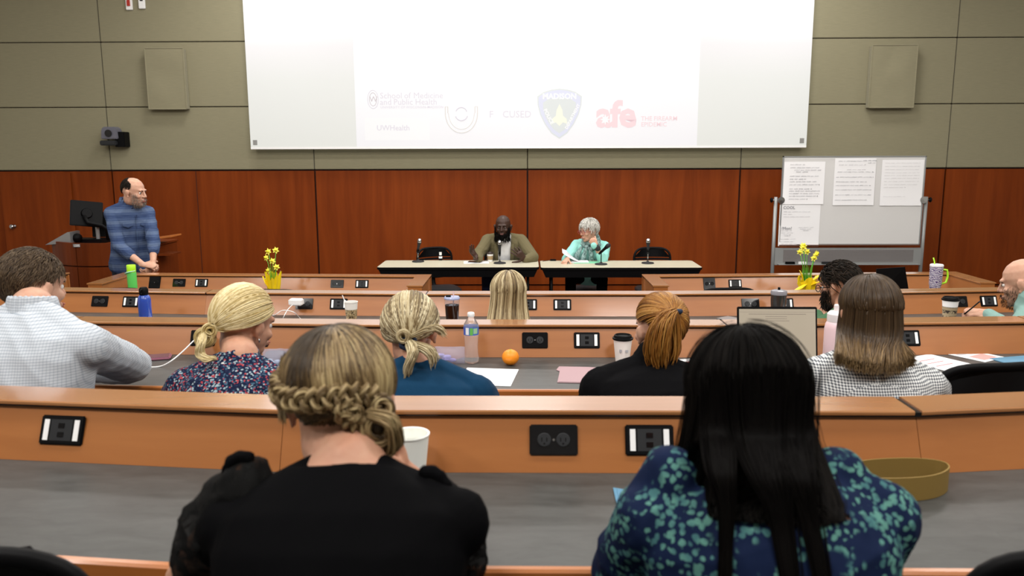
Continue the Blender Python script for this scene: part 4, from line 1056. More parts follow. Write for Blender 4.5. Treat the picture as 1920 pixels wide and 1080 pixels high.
for i in range(n - 1):
    a = 4 * i; fs += [(a, a + 4, a + 5, a + 1), (a + 2, a + 3, a + 7, a + 6), (a + 1, a + 5, a + 7, a + 3), (a, a + 2, a + 6, a + 4)]
MB().add(vs, fs).build('webbing', STRAP, t, auto=40)
MB().box(-.02, .012, -.004, .004, .004, .036, T(sp_pts[0].x - c0[0] - .02, sp_pts[0].y - c0[1], 0)).build('buckle', STEEL, t, bevel=.002)

# ================================================================ people: clay bodies, strand hair
def V(*a): return Vector(a[0] if len(a) == 1 else a)
class Clay:
    """closed rounded pieces, fused into one skin by a voxel remesh"""
    def __init__(s): s.mb = MB()
    def cone(s, a, ra, b_, rb, n=14, flat=1., side=None):
        a, b_ = V(a), V(b_); ax = b_ - a; L = ax.length
        if L < 1e-6: return s.ell(a, (ra, ra, ra))
        z = ax / L; x = V(side) if side is not None else z.orthogonal(); x = (x - z * x.dot(z)).normalized(); y = z.cross(x)
        prof = []
        for k in range(5): t = PI / 2 * k / 4; prof.append((ra * math.sin(t), -ra * math.cos(t)))
        for k in range(5): t = PI / 2 * k / 4; prof.append((rb * math.cos(t), L + rb * math.sin(t)))
        vs = []; fs = []
        for r, h in prof:
            r = max(r, 1e-4)
            for i in range(n):
                t = 2 * PI * i / n; vs.append(a + z * h + x * (r * math.cos(t)) + y * (r * flat * math.sin(t)))
        m = len(prof)
        for k in range(m - 1):
            for i in range(n): j = (i + 1) % n; fs.append((k * n + i, k * n + j, (k + 1) * n + j, (k + 1) * n + i))
        fs.append(tuple(range(n))[::-1]); fs.append(tuple((m - 1) * n + i for i in range(n)))
        s.mb.add(vs, fs); return s
    def chain(s, pts, rad, **k):
        for i in range(len(pts) - 1): s.cone(pts[i], rad[i], pts[i + 1], rad[i + 1], **k)
        return s
    def ell(s, c, r, M=None, n=18):
        m2 = MB(); m2.ball((0, 0, 0), r if hasattr(r, '__len__') else (r, r, r), n)
        s.mb.add(m2.v, m2.f, Matrix.Translation(V(c)) @ (M if M is not None else Matrix.Identity(4))); return s
    def loft(s, M, secs, n=28, power=2.3):
        vs = []; fs = []
        for (z, rx, ry, cy) in secs:
            for i in range(n):
                t = 2 * PI * i / n; c, s_ = math.cos(t), math.sin(t)
                u = math.copysign(abs(c) ** (2 / power), c); v = math.copysign(abs(s_) ** (2 / power), s_)
                vs.append(M @ V((rx * u, cy + ry * v, z)))
        m = len(secs)
        for k in range(m - 1):
            for i in range(n): j = (i + 1) % n; fs.append((k * n + i, k * n + j, (k + 1) * n + j, (k + 1) * n + i))
        fs.append(tuple(range(n))[::-1]); fs.append(tuple((m - 1) * n + i for i in range(n)))
        s.mb.add(vs, fs); return s
    def build(s, name, m, parent, voxel=.006, smooth=4, fold=0., fscale=14., origin=None, stretch=(1, 1, 1), seed=0, deco=None, lumps=None):
        me = bpy.data.meshes.new(name)
        o_ = V(origin) if origin is not None else V(0, 0, 0)
        me.from_pydata([tuple(V(p) - o_) for p in s.mb.v], [], s.mb.f)
        ob = bpy.data.objects.new(name, me); COL.objects.link(ob)
        md = ob.modifiers.new('r', 'REMESH'); md.mode = 'VOXEL'; md.voxel_size = voxel; md.use_smooth_shade = True
        if smooth: sm = ob.modifiers.new('s', 'SMOOTH'); sm.factor = .6; sm.iterations = smooth
        if deco: dm = ob.modifiers.new('d', 'DECIMATE'); dm.ratio = deco
        dg = bpy.context.evaluated_depsgraph_get(); dg.update()
        m2 = bpy.data.meshes.new_from_object(ob.evaluated_get(dg)); m2.name = name
        bpy.data.objects.remove(ob); bpy.data.meshes.remove(me)
        if fold:
            n = len(m2.vertices); co = np.empty(n * 3); m2.vertices.foreach_get('co', co); co = co.reshape(-1, 3)
            no = np.empty(n * 3); m2.vertex_normals.foreach_get('vector', no); no = no.reshape(-1, 3)
            rs = np.random.RandomState(seed); d = np.zeros(n); q = co * np.array(stretch)
            wob = np.sin(q @ rs.normal(size=3) * fscale * .7 + 1) * .8
            for k in range(7):
                w_ = rs.normal(size=3); w_ /= np.linalg.norm(w_); f = fscale * rs.uniform(.6, 2.2)
                t = np.sin(q @ w_ * f + rs.uniform(0, 6) + wob * 1.5); d += (1 - np.abs(t)) ** 2 * rs.uniform(.5, 1) * (14 / f) ** .4
            d -= d.mean(); co = co + no * (d * fold)[:, None]; m2.vertices.foreach_set('co', co.ravel()); m2.update()
        m2.materials.clear(); m2.materials.append(m)
        m2.polygons.foreach_set('use_smooth', [True] * len(m2.polygons))
        o = bpy.data.objects.new(name, m2); COL.objects.link(o)
        if parent is not None: o.parent = parent
        return o

# ---- strands: S paths of K points -> one mesh of thin tapering locks
def strands(name, P_, rad, m, parent, origin, tone=None, n=4, kind='stuff', taper=True):
    P_ = np.asarray(P_, float) - np.array(origin)[None, None, :]
    S_, K, _ = P_.shape
    rad = np.broadcast_to(np.asarray(rad, float).reshape(-1, 1) if np.ndim(rad) == 1 else np.asarray(rad, float), (S_, K)).copy()
    if taper != 'none': rad[:, 0] *= .35
    if taper is True: rad[:, -1] *= .15; rad[:, -2] *= .7
    Tn = np.gradient(P_, axis=1); Tn /= np.linalg.norm(Tn, axis=2, keepdims=True) + 1e-9
    U = np.empty_like(Tn); u = np.tile(np.array([.31, .17, .05]) , (S_, 1)) + np.cross(Tn[:, 0], np.array([.2, .9, .4]))
    for k in range(K):
        u = u - Tn[:, k] * (u * Tn[:, k]).sum(1, keepdims=True); u /= np.linalg.norm(u, axis=1, keepdims=True) + 1e-9; U[:, k] = u
    W_ = np.cross(Tn, U)
    ang = np.arange(n) * 2 * PI / n
    vs = P_[:, :, None, :] + rad[:, :, None, None] * (np.cos(ang)[None, None, :, None] * U[:, :, None, :] + np.sin(ang)[None, None, :, None] * W_[:, :, None, :])
    vs = vs.reshape(-1, 3)
    base = (np.arange(S_) * K * n)[:, None, None] + (np.arange(K - 1) * n)[None, :, None]
    i = np.arange(n)[None, None, :]; j = (np.arange(n) + 1)[None, None, :] % n
    f = np.stack([base + i, base + j, base + n + j, base + n + i], -1).reshape(-1, 4)
    me = bpy.data.meshes.new(name)
    me.vertices.add(len(vs)); me.vertices.foreach_set('co', vs.ravel())
    me.loops.add(f.size); me.loops.foreach_set('vertex_index', f.ravel().astype(np.int32))
    me.polygons.add(len(f)); me.polygons.foreach_set('loop_start', np.arange(0, f.size, 4, dtype=np.int32))
    me.polygons.foreach_set('use_smooth', np.ones(len(f), bool)); me.update(calc_edges=True); me.validate()
    if tone is None: tone = np.random.RandomState(1).rand(S_)
    tn = np.asarray(tone, float)
    tn = np.repeat(np.broadcast_to(tn[:, None] if tn.ndim == 1 else tn, (S_, K)).reshape(-1), n)
    at = me.attributes.new('tone', 'FLOAT', 'POINT'); at.data.foreach_set('value', tn.astype(np.float32))
    me.materials.append(m)
    o = bpy.data.objects.new(name, me); COL.objects.link(o); o.parent = parent
    if kind: o['kind'] = kind
    return o
from mathutils.bvhtree import BVHTree
def collide(P_, objs, origin, off=.004, start=8, seed=0):
    rs = np.random.RandomState(seed); o_ = Vector(origin)
    trees = []
    for ob in objs:
        me = ob.data; trees.append(BVHTree.FromPolygons([v.co + o_ for v in me.vertices], [tuple(p.vertices) for p in me.polygons]))
    P_ = P_.copy(); jit = off * (.6 + 1.6 * rs.rand(len(P_)))
    for i in range(len(P_)):
        for j in range(start, P_.shape[1]):
            p = Vector(P_[i, j])
            for tr in trees:
                loc, no, idx, ds = tr.find_nearest(p, .14)
                if loc is None: continue
                if (p - loc).dot(no) < jit[i]:
                    h = tr.ray_cast(p, Vector((0, -1, 0)), .2)
                    if h[0] is not None and (p - loc).dot(no) < 0: p = h[0] + Vector((0, -jit[i], 0))
                    else: p = loc + no * jit[i]
            P_[i, j] = p
    Q = P_.copy(); Q[:, start:-1] = .25 * P_[:, start - 1:-2] + .5 * P_[:, start:-1] + .25 * P_[:, start + 1:]
    return Q
def hair_mat(name, stops, rough=.45, spec=.3):
    m = mat(name, stops[len(stops) // 2][1], rough, spec=spec)
    nt, ns, ln, b = nodes(m)
    a = ns.new('ShaderNodeAttribute'); a.attribute_name = 'tone'
    f = tex_noise(nt, coords(nt, (90, 90, 12)), 1, 2, .5)
    mm = ns.new('ShaderNodeMath'); mm.operation = 'MULTIPLY_ADD'; ln.new(f, mm.inputs[0]); mm.inputs[1].default_value = .25; ln.new(a.outputs['Fac'], mm.inputs[2])
    m3 = ns.new('ShaderNodeMath'); m3.operation = 'SUBTRACT'; ln.new(mm.outputs[0], m3.inputs[0]); m3.inputs[1].default_value = .12
    ln.new(ramp(nt, m3.outputs[0], stops), b.inputs['Base Color'])
    b.inputs['Anisotropic'].default_value = .5
    return m
def skin_mat(name, c, rough=.5):
    m = mat(name, c, rough, spec=.4)
    nt, ns, ln, b = nodes(m)
    f = tex_noise(nt, coords(nt, (1, 1, 1)), 30, 3, .6)
    d = tuple(x * k for x, k in zip(c, (.90, .80, .78)))
    ln.new(ramp(nt, f, [(.3, d), (.7, c)]), b.inputs['Base Color'])
    b.inputs['Subsurface Weight'].default_value = .08; b.inputs['Subsurface Radius'].default_value = (.01, .004, .002)
    b.inputs['Subsurface Scale'].default_value = .5
    return m
SK_L = skin_mat('skin_fair', (.54, .30, .20)); SK_P = skin_mat('skin_pale', (.57, .34, .24)); SK_D = skin_mat('skin_deep', (.045, .020, .012), .45)
SK_M = skin_mat('skin_warm', (.42, .21, .125)); SK_PALM = skin_mat('skin_palm', (.30, .15, .09))
EYEW = mat('eye_white', (.7, .68, .65), .2); EYED = mat('eye_iris', (.03, .02, .015), .15); LIPM = mat('lips', (.45, .16, .13), .45)

def head_matrix(c, yaw=0., pitch=0., roll=0., s=1.):
    # +Y is where the face looks; yaw>0 turns to the left (towards -X), pitch>0 looks up
    return Matrix.Translation(V(c)) @ Matrix.Rotation(yaw, 4, 'Z') @ Matrix.Rotation(pitch, 4, 'X') @ Matrix.Rotation(roll, 4, 'Y') @ Matrix.Scale(s, 4)
SKC, SKR = Vector((0, -.012, .033)), Vector((.0745, .096, .088))
def clay_head(cl, M, neck_to, nr=.055, ears=True, jaw=1., wide=1.):
    s = M.to_scale()[0]
    def E(c, r, rot=None):
        Mr = M @ Matrix.Translation(V(c)) @ (rot.to_matrix().to_4x4() if rot else Matrix.Identity(4))
        m2 = MB(); m2.ball((0, 0, 0), r, 16); cl.mb.add(m2.v, m2.f, Mr)
    def C(a, ra, b_, rb, flat=1.): cl.cone(M @ V(a), ra * s, M @ V(b_), rb * s, flat=flat)
    E(SKC, (SKR.x * wide, SKR.y, SKR.z)); E((0, .028, -.02), (.060 * wide, .060, .083)); E((0, .040, -.068), (.047 * jaw, .042, .038)); E((0, .066, -.092), (.020 * jaw, .017, .016))
    C((0, .088, .014), .008, (0, .107, -.020), .0095); E((.010, .095, -.024), (.0075, .009, .007)); E((-.010, .095, -.024), (.0075, .009, .007))
    C((-.034, .079, .028), .011, (.034, .079, .028), .011); E((.038, .062, -.022), (.021, .02, .018)); E((-.038, .062, -.022), (.021, .02, .018))
    E((0, .090, -.052), (.023, .011, .006)); E((0, .089, -.062), (.020, .011, .0065))
    E((0, -.03, -.02), (.058, .05, .06))
    if ears:
        for sx in (-1, 1):
            E((sx * .078 * wide, -.006, -.002), (.010, .017, .030), Euler((R(-12), 0, sx * R(-22))))
            E((sx * .086 * wide, -.016, .006), (.005, .012, .024), Euler((R(-12), 0, sx * R(-30))))
            E((sx * .079 * wide, .0, -.03), (.007, .009, .010))
    a = M @ V(0, -.025, -.055); b_ = V(neck_to)
    cl.cone(a, nr * s, a.lerp(b_, .55), nr * .97); cl.cone(a.lerp(b_, .5), nr * .97, b_, nr * 1.12)
def face_parts(t, M, o, lips=None, brow=None, look=0., white=None):
    Mi = Matrix.Translation(-V(o)) @ M
    for sx in (-1, 1):
        mb = MB(); mb.ball((sx * .030, .0748, .006), .0092, 12, Mi); e = mb.build('eye', white or EYEW, t, smooth=True)
        mb = MB(); mb.ball((sx * .030 + look * .004, .0782, .006), .0076, 10, Mi); mb.build('iris', EYED, e, smooth=True)
        mb = MB(); mb.tube([Mi @ V(sx * .046, .074, .022), Mi @ V(sx * .031, .0885, .029), Mi @ V(sx * .014, .090, .024)], [.0015, .0035, .003], 6); mb.build('eyebrow', brow or EYED, t, smooth=True)
    mb = MB(); mb.ball((0, .0995, -.0525), (.021, .0045, .0045), 12, Mi); mb.ball((0, .0985, -.060), (.018, .0045, .005), 12, Mi)
    mb.build('lips', lips or LIPM, t, smooth=True)
def hand(cl, W, d, n, side, curl=.5, spread=.1, s=1., thumb=.6, curls=None, tcurl=.3):
    """W wrist, d towards the fingers, n the way the palm faces, side +1/-1: which side the thumb is on"""
    d = V(d).normalized(); n = V(n); n = (n - d * n.dot(d)).normalized(); l = d.cross(n) * side
    W = V(W)
    cl.cone(W - d * .01 * s, .026 * s, W + d * .035 * s, .030 * s, flat=.62, side=l)
    cl.cone(W + d * .030 * s, .030 * s, W + d * .078 * s, .036 * s, flat=.40, side=l)
    cl.ell(W + d * .035 * s + l * .020 * s + n * .008 * s, (.018 * s, .018 * s, .018 * s))
    lens = ((.040, .026, .020), (.044, .029, .022), (.041, .027, .021), (.032, .020, .018))
    for k in range(4):
        cu = (curls[k] if curls else curl)
        off = (.028 - .0185 * k) * s
        p = W + d * (.084 - .004 * abs(k - 1.2)) * s + l * off
        ang = spread * (1.3 - k); dr = (d * math.cos(ang) + l * math.sin(ang)).normalized(); r = (.0095, .0098, .0093, .0082)[k] * s
        a = 0
        for j, L in enumerate(lens[k]):
            a += cu * (.9, 1.25, .8)[j]; dd = dr * math.cos(a) + n * math.sin(a); q = p + dd * L * s
            cl.cone(p, r, q, r * .90, n=10); p = q; r *= .92
    p = W + d * .022 * s + l * .026 * s + n * .004 * s
    dr = (d * math.cos(thumb * 1.3) + l * math.sin(thumb * 1.3)).normalized(); r = .0125 * s
    for j, L in enumerate((.040, .032, .024)):
        dd = (dr * math.cos(tcurl * j) + n * math.sin(tcurl * j + .15)).normalized(); q = p + dd * L * s
        cl.cone(p, r, q, r * .9, n=10); p = q; r *= .92
SEC = [(-.08, .13, .095, .0), (-.03, .172, .118, .0), (.03, .18, .125, -.005), (.12, .160, .115, 0), (.22, .150, .108, .0), (.32, .163, .115, .0), (.40, .176, .112, -.005), (.45, .172, .096, -.008), (.485, .135, .075, -.008), (.515, .08, .06, -.004), (.54, .058, .055, .0)]
def torso_matrix(H, N, yaw):
    H, N = V(H), V(N); z = (N - H).normalized(); x = Matrix.Rotation(yaw, 3, 'Z') @ V(1, 0, 0); x = (x - z * x.dot(z)).normalized(); y = z.cross(x)
    L = (N - H).length / .53
    return Matrix.Translation(H) @ Matrix(((x.x, y.x, z.x), (x.y, y.y, z.y), (x.z, y.z, z.z))).to_4x4(), L
class Fig:
    """pose: H hip, N neck base, HC head centre; arms = [(shoulder, elbow, wrist)] left (-x) then right"""
    def __init__(s, label, H, N, HC, floor, yaw=0., hyaw=None, hpitch=0., hroll=0., hs=1., wid=1., skin=SK_L, arms=None, knees=None, name='person', vox=.006, face_dir=1, ear=True, jaw=1., neck=.055, headw=1., depth=1., hands=((.4, 1), (.4, 1)), nup=.03, kspread=.12):
        s.o = V(H[0], H[1], floor); s.t = thing(name, label, 'person', s.o); s.floor = floor; s.yaw = yaw
        s.H, s.N, s.HC = V(H), V(N) + V(0, 0, nup), V(HC); s.TM, s.L = torso_matrix(H, N, yaw); s.wid = wid; s.dep = depth
        s.HM = head_matrix(HC, yaw if hyaw is None else hyaw, hpitch, hroll, hs); s.HMl = Matrix.Translation(-s.o) @ s.HM
        s.skin = skin; s.vox = vox; s.hs = hs
        s.sec = [(z * s.L, rx * wid, ry * depth, cy) for z, rx, ry, cy in SEC]
        s.sh = [s.TM @ V(k * .165 * wid, -.005, .445 * s.L) for k in (-1, 1)]
        s.arms = arms or []
        fwd = Matrix.Rotation(yaw, 3, 'Z') @ V(0, 1, 0); rt = Matrix.Rotation(yaw, 3, 'Z') @ V(1, 0, 0)
        if knees is None:
            knees = [(s.H + fwd * .40 + rt * k * kspread + V(0, 0, .03), s.H + fwd * .42 + rt * k * kspread + V(0, 0, floor + .09 - s.H.z)) for k in (-1, 1)]
        s.knees = knees; s.fwd = fwd; s.rt = rt
        s.body = Clay(); s.ears = ear; s.jaw = jaw; s.neck = neck; s.headw = headw; s.handspec = hands
    def make_body(s, extra=None):
        b_ = s.body; clay_head(b_, s.HM, s.N + V(0, 0, -.01), s.neck, s.ears, s.jaw, s.headw)
        b_.loft(s.TM, [(z, rx * .9, ry * .88, cy) for z, rx, ry, cy in s.sec])
        for k in (0, 1): b_.cone(s.N + V(0, -.012, -.015), .045, s.sh[k], .042)
        for i, (E, W, hd, hn, sd) in enumerate(s.arms):
            sh = s.sh[i]; b_.cone(sh, .047, sh.lerp(V(E), .5), .043).cone(sh.lerp(V(E), .5), .043, E, .036)
            b_.cone(E, .037, V(E).lerp(V(W), .35), .038).cone(V(E).lerp(V(W), .35), .038, W, .026)
            sp = s.handspec[i]
            kw = sp[2] if len(sp) > 2 else {}
            hand(b_, W, hd, hn, sd, curl=sp[0], s=sp[1], **kw)
        for i, (K, A) in enumerate(s.knees):
            hp = s.H + s.rt * (-.09 if i == 0 else .09)
            b_.cone(hp, .085, K, .055).cone(K, .055, V(K).lerp(V(A), .4), .052).cone(V(K).lerp(V(A), .4), .052, A, .038)
            b_.cone(A, .038, V(A) + s.fwd * .12 + V(0, 0, -.05), .032)
        s.body.build('body', s.skin, s.t, s.vox, 3, origin=s.o)
        return s
    def top(s, m, name='shirt', puff=.012, sleeve=1., fold=.0016, upto=.53, hem=-.08, armr=(.062, .056, .05, .042), vox=.006, seed=1, collar=None, sm=3, fscale=16., extra=None, trap=True, neckr=0.):
        c = Clay()
        sec = [(z, rx + puff, ry + puff, cy) for z, rx, ry, cy in s.sec if hem * s.L - .001 <= z <= upto * s.L]
        c.loft(s.TM, sec)
        if trap:
            c.ell(s.TM @ V(0, -.012, .445 * s.L), (.13 * s.wid, .075, .055), s.TM.to_3x3().to_4x4())
            for k in (0, 1): c.cone(s.N + V(0, -.012, -.022), .046 + puff * .6, s.sh[k] + V(0, 0, .002), armr[0] * .92)
            if neckr: c.cone(s.N + V(0, -.008, -.05), .066, s.N + V(0, -.002, -.020 + neckr), .059)
        for i, (E, W, *r_) in enumerate(s.arms):
            sh = s.sh[i]; E, W = V(E), V(W)
            c.cone(sh, armr[0], E if sleeve else sh.lerp(E, .22), armr[1])
            if sleeve > .5:
                k = (sleeve - .5) * 2; c.cone(E, armr[1], E.lerp(W, k * .95), armr[3])
            if sleeve < .5: pass
        if extra: extra(c)
        return c.build(name, m, s.t, vox, sm, fold, fscale, s.o, seed=seed)
    def trousers(s, m, shoe=None, name='trousers'):
        c = Clay(); c.loft(s.TM, [(z, rx + .010, ry + .012, cy) for z, rx, ry, cy in s.sec if z <= .10 * s.L])
        for i, (K, A) in enumerate(s.knees):
            hp = s.H + s.rt * (-.09 if i == 0 else .09)
            c.cone(hp, .097, K, .07).cone(K, .07, V(K).lerp(V(A), .93), .058)
        c.build(name, m, s.t, .009, 2, .002, 16, s.o)
        for K, A in s.knees:
            c = Clay(); A = V(A); z0 = s.floor + .03
            c.cone(V(A.x, A.y, z0 + .02) - s.fwd * .04, .038, V(A.x, A.y, z0) + s.fwd * .15, .032, flat=.8); c.cone(V(A.x, A.y, z0 + .03), .04, A, .042)
            c.build('shoe', shoe or BLACK, s.t, .007, 2, origin=s.o)
        return s
# ---- hair helpers in head space
def hairline(d, front=.50, side=.02, back=-.58, temple=.30):
    az = math.atan2(abs(d[0]), d[1])       # 0 = face, pi = back
    z = d[2]
    if az < R(45): lim = front + (temple - front) * (az / R(45)) ** 2
    elif az < R(85): lim = temple + (side - temple) * (az - R(45)) / R(40)
    elif az < R(112): lim = side + .10 * math.sin((az - R(85)) / R(27) * PI)
    else: lim = side + (back - side) * min(1, (az - R(112)) / R(35))
    return z > lim
def surf(d, off=0.):
    d = np.asarray(d, float); n = d / (np.linalg.norm(d, axis=-1, keepdims=True) + 1e-9)
    return n * (np.array(SKR)[None] + np.asarray(off)[..., None]) + np.array(SKC)
def scalp(n, rs, test=hairline, **k):
    out = []
    while len(out) < n:
        d = rs.normal(size=3); d /= np.linalg.norm(d)
        if test(d, **k): out.append(d)
    return np.array(out)
def slerp(a, b_, t):
    a = a / np.linalg.norm(a, axis=-1, keepdims=True); b_ = b_ / np.linalg.norm(b_, axis=-1, keepdims=True)
    w_ = np.arccos(np.clip((a * b_).sum(-1, keepdims=True), -.999, .999)); s_ = np.sin(w_)
    return (np.sin((1 - t) * w_) * a + np.sin(t * w_) * b_) / s_
def xf(M, P_):
    A = np.array(M); return P_ @ A[:3, :3].T + A[:3, 3]
def hair_cap(fig, m, off=.006, name='hair', test=hairline, lift=None, **k):
    # scalp shell following the hairline
    mb = MB(); N1, N2 = 48, 30; idx = {}; vs = []; fs = []
    rows = []
    for j in range(N2 + 1):
        ph = PI * j / N2
        for i in range(N1):
            a = 2 * PI * i / N1; d = np.array((math.sin(ph) * math.sin(a), math.sin(ph) * math.cos(a), math.cos(ph)))
            o_ = off + (lift(d) if lift else 0); p = surf(d[None], np.array([o_]))[0]; vs.append(tuple(p)); rows.append(test(d, **k))
    for j in range(N2):
        for i in range(N1):
            q = (j * N1 + i, j * N1 + (i + 1) % N1, (j + 1) * N1 + (i + 1) % N1, (j + 1) * N1 + i)
            if sum(rows[x] for x in q) >= 3: fs.append(q)
    mb.add(vs, fs, fig.HMl); me = mb.build(name, m, fig.t, smooth=True)
    at = me.data.attributes.new('tone', 'FLOAT', 'POINT'); at.data.foreach_set('value', np.full(len(me.data.vertices), .3, np.float32))
    sm = me.modifiers.new('thickness', 'SOLIDIFY'); sm.thickness = .004; sm.offset = -1
    return me
def to_world(fig, P_): return xf(fig.HM, P_)
def smooth_path(C, K):
    # C: (S, c, 3) control points -> (S, K, 3) catmull-rom
    C = np.asarray(C, float); S_, c, _ = C.shape
    C = np.concatenate([2 * C[:, :1] - C[:, 1:2], C, 2 * C[:, -1:] - C[:, -2:-1]], 1)
    u = np.linspace(0, c - 1 - 1e-6, K); i = u.astype(int); t = (u - i)[None, :, None]
    p0, p1, p2, p3 = C[:, i], C[:, i + 1], C[:, i + 2], C[:, i + 3]
    return .5 * (2 * p1 + (p2 - p0) * t + (2 * p0 - 5 * p1 + 4 * p2 - p3) * t ** 2 + (3 * p1 - p0 - 3 * p2 + p3) * t ** 3)
def hair_short(fig, m, n=1400, L=.03, r=.0016, rs=None, flow=(0, -.5, -1), off=.004, seed=0, name='hair', jitter=.35, test=hairline, lift=.3, whorl=None, **k):
    rs = np.random.RandomState(seed); d = scalp(n, rs, test, **k)
    fl = np.array(flow, float); fv = fl[None] - d * (d @ fl)[:, None]
    if whorl is not None:
        wd = np.array(whorl); wd = wd / np.linalg.norm(wd); fv = fv * .3 - (wd[None] - d * (d @ wd)[:, None])
    fv /= np.linalg.norm(fv, axis=1, keepdims=True) + 1e-6; fv += rs.normal(size=fv.shape) * jitter
    ln_ = L * rs.uniform(.6, 1.15, size=n)
    K = 5; out = []
    for j in range(K):
        t = j / (K - 1); dd = d + fv * (ln_[:, None] / .088) * t; out.append(surf(dd, off + lift * ln_ * t * (1 - .3 * t)))
    P_ = to_world(fig, np.stack(out, 1))
    hair_cap(fig, m, off, 'hair_base', test, **k)
    return strands(name, P_, r * fig.hs, m, fig.t, fig.o, rs.rand(n))
def hair_to(fig, m, gather, n=1500, r=.0018, seed=0, off=.010, bulge=.012, name='hair', test=hairline, end_off=.012, tone=None, sel=None, spread=.01, **k):
    """hair combed over the scalp to a gathering direction (head space)"""
    rs = np.random.RandomState(seed); d = scalp(n, rs, test, **k)
    if sel is not None: d = d[[bool(sel(x)) for x in d]]
    n = len(d); g = np.array(gather, float); g /= np.linalg.norm(g); K = 12; out = []
    o0 = off * rs.uniform(.5, 1.1, n)
    for j in range(K):
        t = j / (K - 1); dd = slerp(d, np.broadcast_to(g, d.shape), t) + rs.normal(size=d.shape) * 0
        out.append(surf(dd, o0 + bulge * math.sin(PI * min(1, t * 1.1)) * .8 + (end_off - off) * t))
    P_ = np.stack(out, 1); P_[:, -1] += rs.normal(size=(n, 3)) * spread * .4
    P_ = to_world(fig, P_)
    tn = tone(d, rs) if tone else rs.rand(n)
    return strands(name, P_, r * fig.hs, m, fig.t, fig.o, tn, taper=False)
def tail(fig, m, ctrl, widths, n=160, r=.0022, seed=0, K=18, name='ponytail', tone=None, wave=.0, frizz=.004, endcut=.0, flat=(1, 1, 1)):
    """a bundle of locks along world control points, widths = bundle radius at each"""
    rs = np.random.RandomState(seed); c = len(ctrl); C = np.repeat(np.array([tuple(p) for p in ctrl])[None], n, 0)
    u = rs.normal(size=(n, 3)); u /= np.linalg.norm(u, axis=1, keepdims=True); u *= (rs.rand(n) ** .4)[:, None]; u *= np.array(flat)
    for i, w_ in enumerate(widths): C[:, i] += u * w_ + rs.normal(size=(n, 3)) * frizz * (i / c) + (u[:, ::-1] * w_ * .15)
    P_ = smooth_path(C, K)
    if wave: ph = rs.rand(n)[:, None] * 6; t = np.linspace(0, 1, K)[None]; P_[:, :, 0] += wave * np.sin(t * 9 + ph) * t
    if endcut:
        cut = 1 - endcut * rs.rand(n); idx = np.linspace(0, 1, K)[None] * cut[:, None] * (K - 1); i0 = np.minimum(idx.astype(int), K - 2); f = (idx - i0)[..., None]
        a = np.arange(n)[:, None]; P_ = P_[a, i0] * (1 - f) + P_[a, i0 + 1] * f
    rr = np.full((n, K), r); rr[:, 0] *= .6
    tn = tone(u, rs) if tone else rs.rand(n)
    return strands(name, P_, rr, m, fig.t, fig.o, tn)

# ---------------------------------------------------------------- fabrics
def knit(n, c, rough=.85, f=400, st=.3):
    m = mat(n, c, rough, sheen=.03, spec=.08); nt, ns, ln, b = nodes(m); bump(m, tex_noise(nt, coords(nt, (1, 1, 1)), f, 2), st, .0015); return m
C_BLACK = knit('black_cloth', (.0025, .0025, .003), .8, 300, .1); 

C_DENIM = knit('dark_trousers', (.012, .013, .022), .85)
C_TEAL = knit('blue_sweater', (.006, .036, .082), .9, 260, .35)
C_JACKET = knit('black_jacket', (.0045, .0045, .0052), .9, 500, .3)
for m_ in (C_BLACK, C_JACKET):
    m_.node_tree.nodes['Principled BSDF'].inputs['Sheen Weight'].default_value = 0; m_.node_tree.nodes['Principled BSDF'].inputs['Specular IOR Level'].default_value = .04
C_BLAZER = knit('olive_blazer', (.135, .115, .062), .85, 500, .3)
C_WSHIRT = knit('white_shirt_cloth', (.90, .91, .93), .8)
C_MINT = knit('mint_sweater', (.28, .62, .56), .85)
C_SAGE = knit('sage_shirt', (.20, .33, .30), .8)
C_GREEN = knit('green_shirt', (.05, .12, .06), .8)
C_CHECK = mat('pale_check_shirt', (.6, .65, .7), .8, spec=.2)
nt, ns, ln, b = nodes(C_CHECK)
sp = ns.new('ShaderNodeSeparateXYZ'); ln.new(coords(nt, (1, 1, 1)), sp.inputs[0])
def stripes(nt, val, period, width):
    m1 = nt.nodes.new('ShaderNodeMath'); m1.operation = 'PINGPONG'; nt.links.new(val, m1.inputs[0]); m1.inputs[1].default_value = period
    m2 = nt.nodes.new('ShaderNodeMath'); m2.operation = 'LESS_THAN'; nt.links.new(m1.outputs[0], m2.inputs[0]); m2.inputs[1].default_value = width
    return m2.outputs[0]
c1 = mixc(nt, stripes(nt, sp.outputs[2], .0042, .0012), (.54, .58, .63), (.37, .42, .48))
c2 = mixc(nt, stripes(nt, sp.outputs[0], .0042, .0012), c1, (.60, .64, .70), 'MULTIPLY')
ad = mixc(nt, .45, c1, c2); ln.new(ad, b.inputs['Base Color'])
def voro(nt, vec, scale, rnd=1., out='Distance', feat='F1'):
    v = nt.nodes.new('ShaderNodeTexVoronoi'); v.feature = feat; v.inputs['Scale'].default_value = scale; v.inputs['Randomness'].default_value = rnd
    nt.links.new(vec, v.inputs['Vector']); return v.outputs[out]
C_FLORAL = mat('navy_ditsy_floral', (.03, .04, .08), .8, spec=.08)
nt, ns, ln, b = nodes(C_FLORAL); v = coords(nt, (1, 1, 1))
vc = voro(nt, v, 190, out='Color'); sp = ns.new('ShaderNodeSeparateColor'); ln.new(vc, sp.inputs[0])
ln.new(ramp(nt, sp.outputs[0], [(0, (.008, .012, .035)), (.45, (.012, .020, .055)), (.55, (.05, .11, .17)), (.68, (.02, .03, .08)), (.72, (.35, .05, .06)), (.82, (.02, .02, .05)), (.88, (.30, .38, .42)), (1, (.09, .03, .06))], 'CONSTANT'), b.inputs['Base Color'])
C_FLOWER = mat('navy_teal_floral', (.01, .02, .06), .75, spec=.08)
nt, ns, ln, b = nodes(C_FLOWER); v = coords(nt, (1, 1, 1))
